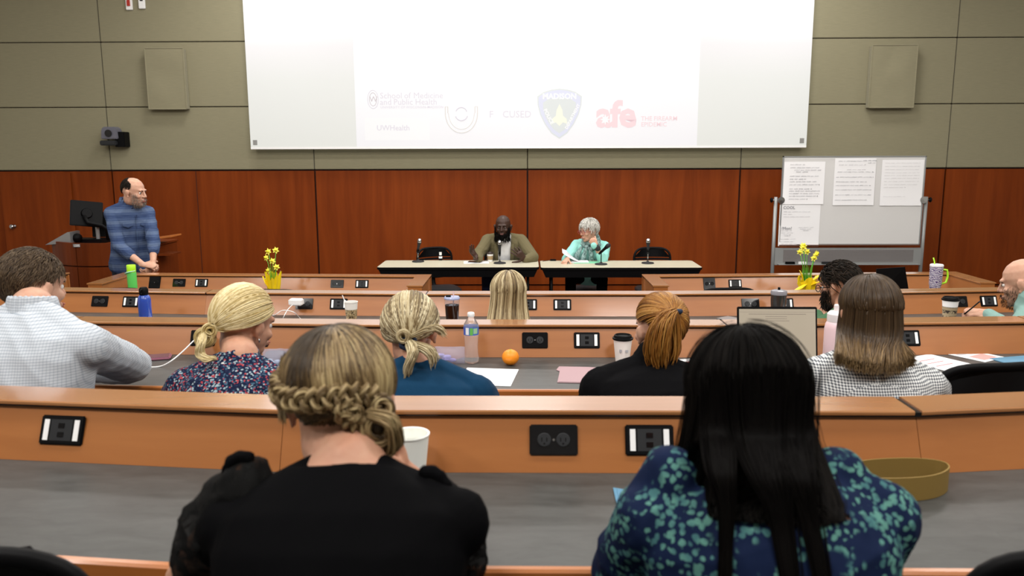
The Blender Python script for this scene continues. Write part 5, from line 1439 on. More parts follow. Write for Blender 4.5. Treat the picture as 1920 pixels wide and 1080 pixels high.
nz = ns.new('ShaderNodeTexNoise'); nz.inputs['Scale'].default_value = 60; ln.new(v, nz.inputs['Vector'])
vm = ns.new('ShaderNodeVectorMath'); vm.operation = 'MULTIPLY_ADD'; ln.new(nz.outputs['Color'], vm.inputs[0]); vm.inputs[1].default_value = (.012,) * 3; ln.new(v, vm.inputs[2])
d1 = voro(nt, vm.outputs[0], 88); d2 = tex_noise(nt, v, 17, 2, .5)
fl_ = ramp(nt, d1, [(.42, (1, 1, 1)), (.50, (0, 0, 0))]); cl_ = ramp(nt, d2, [(.40, (0, 0, 0)), (.46, (1, 1, 1))])
mk = mixc(nt, 1., fl_, cl_, 'MULTIPLY')
cn = ramp(nt, tex_noise(nt, v, 40, 1), [(.4, (.095, .24, .205)), (.6, (.05, .14, .15))])
ln.new(mixc(nt, mk, (.007, .014, .045), cn), b.inputs['Base Color'])
C_TRI = mat('white_triangle_blouse', (.6, .6, .6), .8, spec=.2)
nt, ns, ln, b = nodes(C_TRI); v = coords(nt, (1, 1, 1)); sp = ns.new('ShaderNodeSeparateXYZ'); ln.new(v, sp.inputs[0])
ck = ns.new('ShaderNodeTexChecker'); mpn = ns.new('ShaderNodeMapping'); mpn.inputs['Rotation'].default_value = (0, R(45), 0); mpn.inputs['Scale'].default_value = (1, .02, 1.0)
nzz = ns.new('ShaderNodeTexNoise'); nzz.inputs['Scale'].default_value = 12; ln.new(v, nzz.inputs['Vector'])
vm = ns.new('ShaderNodeVectorMath'); vm.operation = 'MULTIPLY_ADD'; ln.new(nzz.outputs['Color'], vm.inputs[0]); vm.inputs[1].default_value = (.006,) * 3; ln.new(v, vm.inputs[2])
ln.new(vm.outputs[0], mpn.inputs[0]); ln.new(mpn.outputs[0], ck.inputs[0]); ck.inputs['Scale'].default_value = 175
ln.new(ramp(nt, ck.outputs['Fac'], [(.4, (.11, .12, .14)), (.6, (.72, .74, .74))]), b.inputs['Base Color'])
C_STRIPE = mat('striped_denim_shirt', (.1, .15, .3), .85, spec=.08)
nt, ns, ln, b = nodes(C_STRIPE); sp = ns.new('ShaderNodeSeparateXYZ'); ln.new(coords(nt, (1, 1, 1)), sp.inputs[0])
st = ns.new('ShaderNodeMath'); st.operation = 'PINGPONG'; ln.new(sp.outputs[2], st.inputs[0]); st.inputs[1].default_value = .052
big = ramp(nt, st.outputs[0], [(.016, (.022, .040, .11)), (.019, (.065, .098, .19)), (.034, (.032, .055, .14)), (.037, (.10, .14, .235))])
f = tex_noise(nt, coords(nt, (10, 10, 240)), 1, 2, .6)
ln.new(mixc(nt, .35, big, ramp(nt, f, [(.35, (.022, .04, .10)), (.65, (.10, .14, .23))])), b.inputs['Base Color'])
C_SCARF = mat('grey_green_scarf', (.2, .3, .3), .9, spec=.2)
nt, ns, ln, b = nodes(C_SCARF); f = tex_noise(nt, coords(nt, (50, 50, 18)), 1, 3, .6, 1)
ln.new(ramp(nt, f, [(.35, (.055, .085, .085)), (.5, (.16, .26, .25)), (.62, (.30, .42, .41))]), b.inputs['Base Color'])
# lace: black net, partly see-through
LACE = mat('black_lace', (.006, .006, .006), .8, spec=.1)
nt, ns, ln, b = nodes(LACE); f = tex_noise(nt, coords(nt, (1, 1, 1)), 34, 3, .6); al = ramp(nt, f, [(.42, (1, 1, 1)), (.60, (.72, .72, .72))]); ln.new(al, b.inputs['Alpha'])
# hair colours
H_BRAID = hair_mat('hair_dark_blonde', [(0, (.030, .018, .008)), (.35, (.10, .062, .026)), (.65, (.26, .18, .085)), (1, (.50, .39, .20))])
H_BLACK = hair_mat('hair_black', [(0, (.0025, .002, .002)), (.6, (.004, .0035, .003)), (1, (.009, .0075, .0065))], .55, .05)
H_BLOND = hair_mat('hair_bright_blonde', [(0, (.22, .14, .045)), (.4, (.46, .34, .13)), (1, (.80, .69, .42))], .4)
H_SANDY = hair_mat('hair_streaked_blonde', [(0, (.07, .045, .02)), (.35, (.22, .155, .075)), (.7, (.50, .41, .24)), (1, (.74, .66, .45))], .4)
H_RED = hair_mat('hair_copper', [(0, (.11, .036, .006)), (.5, (.30, .125, .022)), (1, (.50, .27, .07))], .38)
H_BROWN = hair_mat('hair_ombre_brown', [(0, (.018, .010, .005)), (.4, (.060, .036, .018)), (.7, (.17, .105, .045)), (1, (.33, .22, .10))], .36)
H_SHORT = hair_mat('hair_short_brown', [(0, (.025, .014, .007)), (.5, (.062, .038, .020)), (1, (.125, .085, .048))], .55)
H_DARK = hair_mat('hair_dark_brown', [(0, (.004, .003, .002)), (.6, (.012, .008, .0055)), (1, (.032, .022, .015))], .6, .15)
H_GREY = hair_mat('hair_silver', [(0, (.22, .21, .19)), (.5, (.50, .49, .45)), (1, (.78, .77, .73))], .5)
TIE = mat('navy_scrunchie', (.008, .02, .05), .8)

# ================================================================ the audience
rsg = np.random.RandomState
def W3(p): return V(p)
# ---- woman with braided hair, nearest row
f = Fig('woman in a black top with a braid and low bun, seen from behind', (-.262, .86, 1.04), (-0.271, 1.170, 1.556), (-0.306, 1.270, 1.610), FL[4], 0, hyaw=R(-4), hpitch=R(-14), vox=.006, wid=1.0, nup=0,
        arms=[((-0.579, 1.260, 1.306), (-0.599, 1.460, 1.153), (.6, .8, 0), (0, 0, -1), 1), ((-0.136, 1.420, 1.327), (-0.229, 1.400, 1.442), (-.10, -.12, 1), (-.9, -.3, 0), 1)],
        hands=((.3, .95), (.8, .92)))
f.make_body()
f.top(C_BLACK, 'black_top', puff=.010, sleeve=0, fold=.0016, upto=.52, armr=(.054, .046, .05, .04))
for sgn, S0, S1, S2 in ((-1, (-0.422, 1.140, 1.525), (-0.475, 1.150, 1.457), (-0.508, 1.180, 1.374)), (1, (-0.144, 1.140, 1.502), (-0.119, 1.170, 1.445), (-0.115, 1.210, 1.365))):
    c = Clay(); c.cone(S0, .046, S1, .058).cone(S1, .058, S2, .055)
    c.build('lace_sleeve', LACE, f.t, .006, 3, .006, 34, f.o, seed=5 + sgn)
    c = Clay(); S0 = V(S0)
    for k in range(10):
        a = k / 9 * 1.9 - .1
        q = S0 + V(sgn * .028 * math.cos(a), -.006, .042 * math.sin(a) + .008); c.ell(q, .0085 + .003 * (k % 2))
    c.build('ruffle', C_BLACK, f.t, .005, 1, .003, 60, f.o, seed=9)
f.trousers(C_DENIM)
hair_cap(f, H_BRAID, .004, 'hair_base', back=-.62)
mid = lambda d: d
GB = np.array((.30, -.88, -.32))
def tone_top(d, rs):
    az = np.degrees(np.arctan2(d[:, 0], -d[:, 1])); return np.clip(.42 + .30 * np.sin(az * .11 + 1.2) + .25 * np.sin(az * .031) + rs.normal(0, .17, len(d)), 0, 1)
# upper hair: from the crown down to the braid band
rs = rsg(2); D = scalp(5200, rs, hairline, back=-.6)
part = np.array((-.12, -.25, 1.)); part /= np.linalg.norm(part)
up = D[D[:, 2] > -.18]; n = len(up); K = 14; out = []
az = np.arctan2(up[:, 0], -up[:, 1]); zb = -.16 + .04 * np.cos(az * 1.5 - .6)
tgt = np.stack([np.sin(az * .96 + .07) * .985, -np.cos(az * .96 + .07) * .985, zb], 1)
o0 = .006 + .008 * rs.rand(n)
st = slerp(up, np.broadcast_to(part, up.shape), rs.uniform(.25, .97, (n, 1)))
for j in range(K):
    t = j / (K - 1); out.append(surf(slerp(st, tgt, t) + rs.normal(size=(n, 1)) * .0, o0 + .006 * math.sin(PI * t)))
strands('hair_crown', to_world(f, np.stack(out, 1)), .0017, H_BRAID, f.t, f.o, tone_top(st, rs), taper=False)
# lower hair: from the nape up to the bun
lo = D[D[:, 2] < -.24]; n = len(lo); out = []
for j in range(K):
    t = j / (K - 1) * .92; out.append(surf(slerp(lo, np.broadcast_to(GB, lo.shape), t), (.004 + .005 * rs.rand(n)) + .008 * t))
strands('hair_nape', to_world(f, np.stack(out, 1)), .0016, H_BRAID, f.t, f.o, np.clip(.16 + rs.normal(0, .13, n), 0, 1), taper=False)
# the braid: three locks plaited round the back of the head
def braid(fig, m, path, rad, turns, n=26, r=.0017, lock=.009, seed=0, tone0=.55):
    C = smooth_path(np.array([path]), 90)[0]; Tn = np.gradient(C, axis=0); Tn /= np.linalg.norm(Tn, axis=1, keepdims=True)
    ctr = np.array(fig.HM @ SKC); out = C - ctr; out /= np.linalg.norm(out, axis=1, keepdims=True); side = np.cross(Tn, out)
    rs = np.random.RandomState(seed); P_ = []; tn = []
    t = np.linspace(0, 1, 90)
    for k in range(3):
        ph = t * turns * 2 * PI + k * 2 * PI / 3
        c = C + side * (rad * np.sin(ph))[:, None] + out * (rad * .55 * np.sin(2 * ph) + .006)[:, None]
        for i in range(n):
            u = rs.normal(size=2); u *= lock * rs.rand() ** .5 / (np.linalg.norm(u) + 1e-6); sw = .65 + .35 * np.abs(np.cos(ph + .5))
            P_.append(c + side * (u[0] * sw)[:, None] + out * (u[1] * sw)[:, None]); tn.append(np.clip(tone0 + .16 * u[1] / lock + rs.normal(0, .14), 0, 1))
    return strands('braid', np.array(P_), r, m, fig.t, fig.o, np.array(tn), taper=False)
def hp(f, d, off): return to_world(f, surf(np.array([d], float), np.array([off])))[0]
bp = []
for a, z in ((-88, .13), (-70, .03), (-50, -.09), (-28, -.16), (-4, -.155), (18, -.10), (38, -.07), (58, -.10)):
    bp.append(hp(f, (math.sin(R(a)), -math.cos(R(a)), z), .013))
braid(f, H_BRAID, bp, .0135, 5.2, n=30)
bp2 = [hp(f, (math.sin(R(a)), -math.cos(R(a)), z), .018) for a, z in ((20, -.18), (32, -.28), (30, -.40), (42, -.50))]
braid(f, H_BRAID, bp2, .012, 2.0, n=26, seed=4)
# low bun behind the right ear, coils of locks
def bun(fig, m, c, R0, r0, axis, n=150, seed=0, tone0=.5, r=.0018, turns=1.4, tilt=.5):
    rs = np.random.RandomState(seed); K = 26; ax = V(axis).normalized(); u = ax.orthogonal().normalized(); v = ax.cross(u)
    u, v, ax = np.array(u), np.array(v), np.array(ax); P_ = []; tn = []
    for i in range(n):
        t0 = rs.rand() * 2 * PI; t = t0 + np.linspace(0, turns * 2 * PI * rs.uniform(.4, 1), K); rr = R0 * rs.uniform(.35, 1.0) * (1 - .25 * np.linspace(0, 1, K)); h = r0 * rs.uniform(-1, 1) * np.sqrt(np.maximum(0, 1 - (rr / (R0 * 1.25)) ** 2)) + r0 * .3 * np.sin(t * 1.0 + t0)
        P_.append(np.array(c)[None] + u[None] * (rr * np.cos(t))[:, None] + v[None] * (rr * np.sin(t))[:, None] + ax[None] * h[:, None]); tn.append(np.clip(tone0 + rs.normal(0, .2), 0, 1))
    return strands('bun', np.array(P_), r, m, fig.t, fig.o, np.array(tn))
b0 = (-0.230, 1.190, 1.603)
c = Clay(); c.ell(b0, (.022, .022, .030)); cb = c.build('bun_core', H_BRAID, f.t, .005, 2, origin=f.o)
bun(f, H_BRAID, b0, .034, .022, (.25, -1, .2), n=230, tone0=.55, r=.0019)
bun(f, H_BRAID, (-0.226, 1.195, 1.631), .024, .018, (.5, -1, .4), n=90, tone0=.65, seed=3)
tail(f, H_BRAID, [(-0.241, 1.175, 1.629), (-0.204, 1.165, 1.620), (-0.204, 1.180, 1.576), (-0.228, 1.190, 1.559)], [.008, .012, .012, .006], 80, .0018, 5, tone=lambda u, rs: np.clip(.6 + rs.normal(0, .15, len(u)), 0, 1), name='bun_lock')
tail(f, H_BRAID, [(-0.301, 1.190, 1.559), (-0.299, 1.130, 1.549), (-0.313, 1.100, 1.512)], [.006, .010, .014], 7, .0004, 7, name='loose_hairs')
tail(f, H_BRAID, [(-0.276, 1.190, 1.559), (-0.257, 1.130, 1.549), (-0.238, 1.100, 1.520)], [.006, .010, .014], 6, .0004, 8, name='loose_hairs')
tail(f, H_BRAID, [(-0.389, 1.250, 1.703), (-0.404, 1.260, 1.633), (-0.392, 1.240, 1.594)], [.006, .004, .006], 26, .0009, 9, name='loose_hairs')

# ---- woman with long black hair, nearest row
f = Fig('woman with long black hair in a navy blouse with teal flowers', (.37, 1.0, 1.04), (0.365, 1.180, 1.555), (0.356, 1.250, 1.612), FL[4], 0, hyaw=R(3), hpitch=R(-6), vox=.006, wid=1.02, skin=SK_M, nup=0,
        arms=[((0.167, 1.260, 1.330), (0.266, 1.460, 1.243), (.5, .8, -.1), (0, 0, -1), 1), ((0.536, 1.250, 1.318), (0.597, 1.460, 1.160), (-.5, .8, 0), (0, 0, -1), -1)])
f.make_body()
def puffs(c):
    c.cone((0.226, 1.160, 1.530), .052, (0.186, 1.190, 1.427), .060).cone((0.186, 1.190, 1.427), .060, (0.175, 1.250, 1.326), .05)
    c.cone((0.470, 1.170, 1.530), .050, (0.499, 1.190, 1.429), .048).cone((0.499, 1.190, 1.429), .048, (0.531, 1.240, 1.328), .042)
bl = f.top(C_FLOWER, 'blouse', puff=.012, sleeve=1, fold=.0038, upto=.535, fscale=20, extra=puffs, seed=4, vox=.0055)
bm = bmesh.new(); bm.from_mesh(bl.data)
full_blouse = bpy.data.objects.new('tmp', bl.data.copy())
K0, K1, K2 = [V(q) - f.o for q in ((0.332, 1.060, 1.511), (0.458, 1.060, 1.516), (0.378, 1.070, 1.575))]
def in_key(p):
    def sd(a, b_): return (b_.x - a.x) * (p.z - a.z) - (b_.z - a.z) * (p.x - a.x)
    return sd(K0, K1) > 0 and sd(K1, K2) > 0 and sd(K2, K0) > 0
dl = [fc for fc in bm.faces if fc.normal.y < .3 and in_key(fc.calc_center_median())]
bmesh.ops.delete(bm, geom=dl, context='FACES'); bm.to_mesh(bl.data); bm.free()
# skin of the back lies just under the open slit
c = Clay(); c.loft(f.TM, [(z, rx + .002, ry + .004, cy) for z, rx, ry, cy in f.sec if .3 * f.L < z < .5 * f.L]); c.build('upper_back', SK_M, f.t, .006, 3, origin=f.o)
f.trousers(C_DENIM)
hair_cap(f, H_BLACK, .006, 'hair_base')
def loose(fig, m, n, ctrl_fn, objs=(), coff=.004, cs=.5, r=.0019, seed=0, tone=None, name='hair', K=22, part=(0, .25, 1.), lift=.016, az_rng=(-180, 180), frontaz=62, test=hairline, rel_z=-.08, base=.006, **k):
    """long hair: over the scalp from the parting, released behind the ears, hanging to ctrl_fn(az, u) points"""
    rs = np.random.RandomState(seed); D = scalp(n * 3, rs, test, **k); D = D[D[:, 2] > -.02]
    az = np.degrees(np.arctan2(D[:, 0], -D[:, 1]))        # 0 back, +-180 face, + to the right
    D = D[(az > az_rng[0]) & (az < az_rng[1])][:n]; n = len(D); az = np.degrees(np.arctan2(D[:, 0], -D[:, 1]))
    pt = np.array(part); pt = pt / np.linalg.norm(pt)
    st = slerp(D, np.broadcast_to(pt, D.shape), rs.uniform(.0, .75, (n, 1)))
    raz = np.sign(az) * np.minimum(np.abs(az) * .92, 95 + rs.rand(n) * 8)
    rel = np.stack([np.sin(np.radians(raz)), -np.cos(np.radians(raz)), np.full(n, rel_z)], 1)
    offs = base + lift * rs.rand(n); pts = []
    for j in range(8):
        t = j / 7; pts.append(surf(slerp(st, rel, t), offs + .004 * math.sin(PI * t)))
    A = to_world(fig, np.stack(pts, 1)); B = np.array([ctrl_fn(a, o_, rs) for a, o_ in zip(raz, offs)])
    P_ = smooth_path(np.concatenate([A, B], 1), K)
    if objs: P_ = collide(P_, objs, fig.o, coff, int(K * cs))
    return strands(name, P_, r, m, fig.t, fig.o, tone(raz, rs, n) if tone else rs.rand(n))
def around(fig, a, rx, ry, z):
    a = math.radians(a); c = np.array(fig.HC); return np.array((c[0] + rx * math.sin(a), c[1] - .012 - ry * math.cos(a), c[2] + z))
zt, zb_, XB = (0.307, 1.060, 1.611)[2], (0.306, 1.050, 1.557)[2], (0.319, 1.050, 1.576)[0]
def fall_black(a, u, rs):
    s_ = a / 95.
    p0 = around(f, a, .0765 + u * 1.25, .098 + u * 1.1, -.045); p1 = around(f, a, .078 + u, .106 + u, -.10) + np.array((-.008, -.004, 0))
    k = rs.rand() ** 1.8; e = around(f, a, .0, .13, 0); e[0] = XB + (.074 - .062 * k) * s_ + .03 * k * k + rs.randn() * .004; e[2] = zt + (zb_ - zt) * k; e[1] = 1.115 - .07 * k ** .5
    return [p0, p1, e]
loose(f, H_BLACK, 3000, fall_black, r=.0014, seed=3, part=(-.1, .1, 1.), lift=.014, K=28, objs=[full_blouse], coff=.006)
loose(f, H_BLACK, 240, fall_black, r=.0005, seed=8, part=(-.1, .1, 1.), lift=.022, K=28, name='flyaway_hair', objs=[full_blouse])
dk = lambda u, rs: np.clip(.15 + rs.normal(0, .15, len(u)), 0, 1)
for nm, ct, wd, nn, sd in (('hair_lock', ((0.285, 1.135, 1.672), (0.282, 1.120, 1.621), (0.271, 1.055, 1.590), (0.277, 1.040, 1.534), (0.272, 1.020, 1.426)), (.022, .020, .016, .008, .005), 130, 1),
                           ('hair_lock', ((0.338, 1.128, 1.675), (0.338, 1.110, 1.620), (0.336, 1.055, 1.582), (0.350, 1.040, 1.527), (0.359, 1.020, 1.419)), (.032, .028, .020, .010, .008), 220, 2),
                           ('hair_lock', ((0.384, 1.132, 1.673), (0.384, 1.115, 1.619), (0.380, 1.055, 1.582), (0.391, 1.040, 1.527), (0.406, 1.020, 1.419)), (.030, .028, .018, .010, .007), 190, 3)):
    rs = rsg(sd); n = nn; C = np.repeat(np.array([tuple(p) for p in ct])[None], n, 0); u = rs.normal(size=(n, 1)) * .55
    for i, w_ in enumerate(wd): C[:, i, 0] += (u[:, 0] * w_ + rs.normal(size=n) * .0015); C[:, i, 1] -= .006 * rs.rand(n) * (i > 1); C[:, i, 2] += (.05 * rs.rand(n) if i == 0 else 0)
    P_ = collide(smooth_path(C, 26), [full_blouse], f.o, .004, 4)
    strands(nm, P_, .0013, H_BLACK, f.t, f.o, dk(u, rs))

bpy.data.objects.remove(full_blouse)
# ---- man in pale checked shirt, left
f = Fig('man with short brown hair in a pale checked shirt leaning on the desk', (-1.60, 2.28, .90), (-1.582, 2.500, 1.524), (-1.637, 2.600, 1.587), FL[3], R(-8), hyaw=R(-24), hpitch=R(-8), vox=.0065, wid=1.18, depth=1.1, skin=SK_P, jaw=1.15, headw=1.0, hs=1.03, neck=.058,
        arms=[((-1.990, 2.750, 1.252), (-1.943, 3.020, 1.151), (1, .2, 0), (0, 0, -1), -1), ((-1.524, 2.980, 1.219), (-1.721, 3.020, 1.190), (-1, .1, -.05), (0, .1, -1), 1)], hands=((.3, 1), (.9, 1)))
f.make_body(); face_parts(f.t, f.HM, f.o, brow=H_SHORT)
f.top(C_CHECK, 'checked_shirt', puff=.020, sleeve=1, fold=.0045, armr=(.074, .070, .062, .052), upto=.53, seed=3, fscale=13, vox=.007)
c = Clay(); nb = V(f.N)
for k in range(24):
    a = k / 24 * 2 * PI; bk = .5 - .5 * math.sin(a); c.cone(nb + V(math.cos(a) * .070, math.sin(a) * .066, -.020), .011, nb + V(math.cos(a) * .064, math.sin(a) * .062 + .004, .006 + .022 * bk), .008)
c.build('collar', C_CHECK, f.t, .0045, 2, origin=f.o)
c = Clay(); w_ = V((-1.721, 3.020, 1.190)); c.cone(w_, .036, w_ + V(-.012, 0, 0), .036, flat=1); c.build('watch', BLACK, f.t, .005, 1, origin=f.o)
f.trousers(C_DENIM)
hair_short(f, H_SHORT, 3600, .032, .0016, off=.007, seed=3, flow=(0, -.6, -1), lift=.30, back=-.52, side=.0, jitter=.3, front=.55)

# ---- blonde woman in navy floral blouse
f = Fig('blonde woman with a low curled ponytail in a navy ditsy floral blouse', (-.93, 2.25, .90), (-0.908, 2.460, 1.369), (-0.927, 2.580, 1.465), FL[3], R(-5), hyaw=R(-32), hpitch=R(-12), hroll=R(4), vox=.006, wid=.96, skin=SK_L,
        arms=[((-1.230, 2.720, 1.183), (-1.235, 3.040, 1.096), (.3, 1, 0), (0, 0, -1), 1), ((-0.834, 2.750, 1.165), (-1.002, 3.040, 1.090), (-.2, 1, 0), (0, 0, -1), -1)])
f.make_body(); face_parts(f.t, f.HM, f.o)
def gath(c):
    nb = f.N; c.cone(nb + V(0, 0, -.045), .068, nb + V(0, .002, -.016), .064)
    for s_ in (-1, 1): c.cone(f.sh[0 if s_ < 0 else 1] + V(0, 0, -.005), .068, V(f.arms[0 if s_ < 0 else 1][0]), .060)
f.top(C_FLORAL, 'floral_blouse', puff=.013, sleeve=1, fold=.0035, fscale=22, extra=gath, seed=6, upto=.53)
for k, (px, py) in enumerate(((0, 0), (0, 1))):
    q = (V((-0.934, 2.385, 1.384)) if k == 0 else V((-0.930, 2.372, 1.364))) - f.o
    mb = MB(); mb.ball(q, (.0065, .004, .0065), 10); mb.build('button', mat('pearl_button', (.8, .8, .78), .2), f.t, smooth=True)
mb = MB(); mb.ball(f.HMl @ V(.083, -.004, -.036), (.004, .004, .007), 8); mb.build('earring', STEEL, f.t, smooth=True)
f.trousers(C_DENIM)
GB = np.array((-.12, -.86, -.42))
hair_cap(f, H_BLOND, .003, 'hair_base', back=-.42)
def streak(lo_, hi, fq=.14, sd=.15):
    def fn(d, rs): az = np.degrees(np.arctan2(d[:, 0], -d[:, 1])); return np.clip(lo_ + (hi - lo_) * (.5 + .5 * np.sin(az * fq + d[:, 2] * 4)) + rs.normal(0, sd, len(d)), 0, 1)
    return fn
hair_to(f, H_BLOND, GB, 3200, .0017, 4, .009, .012, 'hair', back=-.48, tone=streak(.45, .95), end_off=.016)
gw = hp(f, GB, .022)
c = Clay(); c.cone(V(gw) + V(.010, 0, .008), .016, V(gw) + V(-.006, -.004, -.004), .016); c.build('hair_tie', BLACK, f.t, .004, 1, origin=f.o)
bun(f, H_BLOND, np.array(V(gw)) + np.array((-.022, -.010, -.030)), .034, .024, (.2, -1, .3), n=200, seed=5, tone0=.55, r=.0017)
bun(f, H_BLOND, np.array(V(gw)) + np.array((-.008, -.010, -.008)), .026, .02, (.6, -1, .3), n=120, seed=6, tone0=.5, r=.0017)
tail(f, H_BLOND, [V(gw) + V(-.03, 0, -.02), (-0.993, 2.380, 1.458), (-0.998, 2.370, 1.422), (-0.972, 2.360, 1.407), (-0.946, 2.360, 1.411)], [.012, .014, .012, .008, .003], 120, .0015, 5, tone=lambda u, rs: np.clip(.75 + rs.normal(0, .15, len(u)), 0, 1), name='curl')

# ---- woman in blue sweater with ponytail
f = Fig('woman in a blue sweater with a streaked blonde ponytail and navy scrunchie', (-.335, 2.22, .90), (-0.338, 2.460, 1.346), (-0.375, 2.570, 1.446), FL[3], R(3), hyaw=R(-8), hpitch=R(-6), vox=.006, wid=1.08, skin=SK_L,
        arms=[((-0.596, 2.750, 1.165), (-0.600, 3.040, 1.091), (.3, 1, 0), (0, 0, -1), 1), ((-0.150, 2.720, 1.166), (-0.283, 3.040, 1.098), (-.4, 1, 0), (0, 0, -1), -1)])
f.make_body()
def crew(c): c.cone(f.N + V(0, 0, -.04), .066, f.N + V(0, .002, -.014), .060)
f.top(C_TEAL, 'sweater', puff=.018, sleeve=1, fold=.0025, armr=(.070, .064, .056, .046), extra=crew, seed=8, upto=.53)
mb = MB(); sh = f.sh[1] - f.o; nb = f.N - f.o
mb.tube([nb + V(.045, -.052, .005), nb + V(.085, -.078, -.035), nb + V(.125, -.086, -.085), nb + V(.155, -.082, -.15)], .0028, 5); mb.build('raglan_seam', C_TEAL, f.t, smooth=True)
f.trousers(C_DENIM)
GB = np.array((.24, -.86, -.50))
hair_cap(f, H_SANDY, .004, 'hair_base')
hair_to(f, H_SANDY, GB, 3200, .0017, 5, .008, .010, 'hair', tone=streak(.15, .95, .17, .16), end_off=.018)
gw = V(hp(f, GB, .024))
c = Clay()
for k in range(12):
    a = k / 12 * 2 * PI; c.ell(gw + V(.022 * math.cos(a), -.006 + .006 * math.sin(a), .016 * math.sin(a)), .0085 + .002 * (k % 2))
c.build('scrunchie', TIE, f.t, .004, 1, .001, 60, f.o)
lt = lambda u, rs: np.clip(.7 + rs.normal(0, .18, len(u)), 0, 1)
tail(f, H_SANDY, [gw + V(0, 0, .004), (-0.340, 2.360, 1.430), (-0.356, 2.355, 1.389), (-0.363, 2.360, 1.343)], [.012, .018, .016, .010], 130, .0015, 5, tone=lt, endcut=.35)
tail(f, H_SANDY, [gw, (-0.299, 2.360, 1.438), (-0.279, 2.350, 1.416), (-0.279, 2.350, 1.382)], [.012, .018, .018, .012], 110, .0015, 6, tone=lt, endcut=.4)
bun(f, H_SANDY, np.array(gw) + np.array((-.012, -.010, .022)), .026, .012, (-.1, -1, .2), n=90, seed=9, tone0=.6, r=.0016)
tail(f, H_SANDY, [gw + V(.005, 0, .02), (-0.290, 2.380, 1.498), (-0.261, 2.380, 1.492), (-0.242, 2.380, 1.472)], [.008, .012, .012, .010], 60, .0012, 8, tone=lt, endcut=.3, name='loose_lock')

# ---- copper haired woman in black jacket
f = Fig('copper haired woman with a high ponytail in a black jacket', (.42, 2.35, .90), (0.427, 2.600, 1.312), (0.458, 2.680, 1.422), FL[3], R(5), hyaw=R(22), hpitch=R(-4), vox=.006, wid=1.05, skin=SK_P,
        arms=[((0.258, 2.800, 1.131), (0.381, 3.060, 1.082), (.4, 1, 0), (0, 0, -1), 1), ((0.691, 2.820, 1.136), (0.664, 3.060, 1.087), (-.4, 1, 0), (0, 0, -1), -1)])
f.make_body(); face_parts(f.t, f.HM, f.o)
def col2(c):
    c.cone(f.N + V(-.01, 0, -.06), .080, f.N + V(-.008, -.008, -.01), .068)
    c.cone(f.N + V(0, 0, -.03), .070, f.N + V(0, -.006, .010), .062)
f.top(C_JACKET, 'jacket', puff=.026, sleeve=1, fold=.0035, armr=(.074, .068, .06, .05), extra=col2, seed=9, upto=.53)
f.trousers(C_DENIM)
GB = np.array((-.16, -.92, .44))
hair_cap(f, H_RED, .004, 'hair_base')
hair_to(f, H_RED, GB, 3200, .0016, 6, .007, .008, 'hair', tone=streak(.2, .75, .16, .15), end_off=.018)
gw = V(hp(f, GB, .024))
c = Clay(); c.cone(gw + V(-.020, .0, .001), .0095, gw + V(.020, .0, .003), .0095); c.build('hair_tie', TIE, f.t, .004, 1, origin=f.o)
tr = lambda u, rs: np.clip(.5 + rs.normal(0, .24, len(u)), 0, 1)
tail(f, H_RED, [gw + V(-.004, -.004, 0), (0.444, 2.540, 1.483), (0.427, 2.530, 1.406), (0.436, 2.530, 1.335)], [.015, .038, .042, .030], 420, .0016, 7, tone=tr, endcut=.4, wave=.004)
tail(f, H_RED, [gw + V(0, -.002, 0), (0.488, 2.570, 1.468), (0.490, 2.560, 1.398), (0.477, 2.550, 1.344)], [.012, .024, .024, .018], 160, .0015, 8, tone=tr, endcut=.4, wave=.004)

# ---- brown haired woman in patterned blouse
f = Fig('woman with long straight brown hair in a white triangle patterned blouse', (1.06, 2.36, .90), (1.105, 2.500, 1.382), (1.099, 2.530, 1.508), FL[3], R(0), hyaw=R(0), hpitch=R(-4), vox=.006, wid=1.0, skin=SK_L,
        arms=[((0.981, 2.660, 1.215), (1.201, 3.040, 1.094), (.2, 1, 0), (0, 0, -1), 1), ((1.398, 2.660, 1.216), (1.532, 3.040, 1.094), (-.2, 1, 0), (0, 0, -1), -1)])
f.make_body()
def yoke(c): c.cone(f.N + V(0, 0, -.05), .066, f.N + V(0, .002, -.018), .056)
tp = f.top(C_TRI, 'patterned_blouse', puff=.016, sleeve=1, fold=.003, armr=(.068, .062, .054, .045), extra=yoke, seed=12, upto=.53, fscale=18)
f.trousers(C_DENIM)
hair_cap(f, H_BROWN, .005, 'hair_base')
ZL, ZR, XE = (0.991, 2.380, 1.383)[2], (1.148, 2.380, 1.379)[2], (1.048, 2.380, 1.376)[0]
def fall_brown(a, u, rs):
    s_ = a / 95.; p0 = around(f, a, .0765 + u * 1.2, .100 + u * 1.1, -.04); xc = XE + s_ * .105
    if s_ < .12: x = XE - .100 + (s_ + 1) * .100; z = ZL
    else: x = XE + .030 + (s_ - .12) * .098; z = ZR
    e = np.array((x + rs.randn() * .005, 2.325 + .012 * rs.rand() + .03 * s_ * s_, z + rs.uniform(-.018, .022) + .02 * s_ * s_))
    m_ = p0 * .55 + e * .45; m_[0] = p0[0] * .55 + xc * .45
    return [p0, m_, e]
def tone_brown(az, rs, n):
    K = 26; base = np.clip(.30 + rs.normal(0, .10, n), 0, 1)[:, None]; t = np.linspace(0, 1, K)[None]
    return np.clip(base + .50 * np.clip((t - .80) / .2, 0, 1) * rs.uniform(.5, 1.1, n)[:, None], 0, 1)
loose(f, H_BROWN, 2600, fall_brown, r=.0018, seed=4, part=(-.05, .1, 1.), lift=.009, K=26, tone=tone_brown)

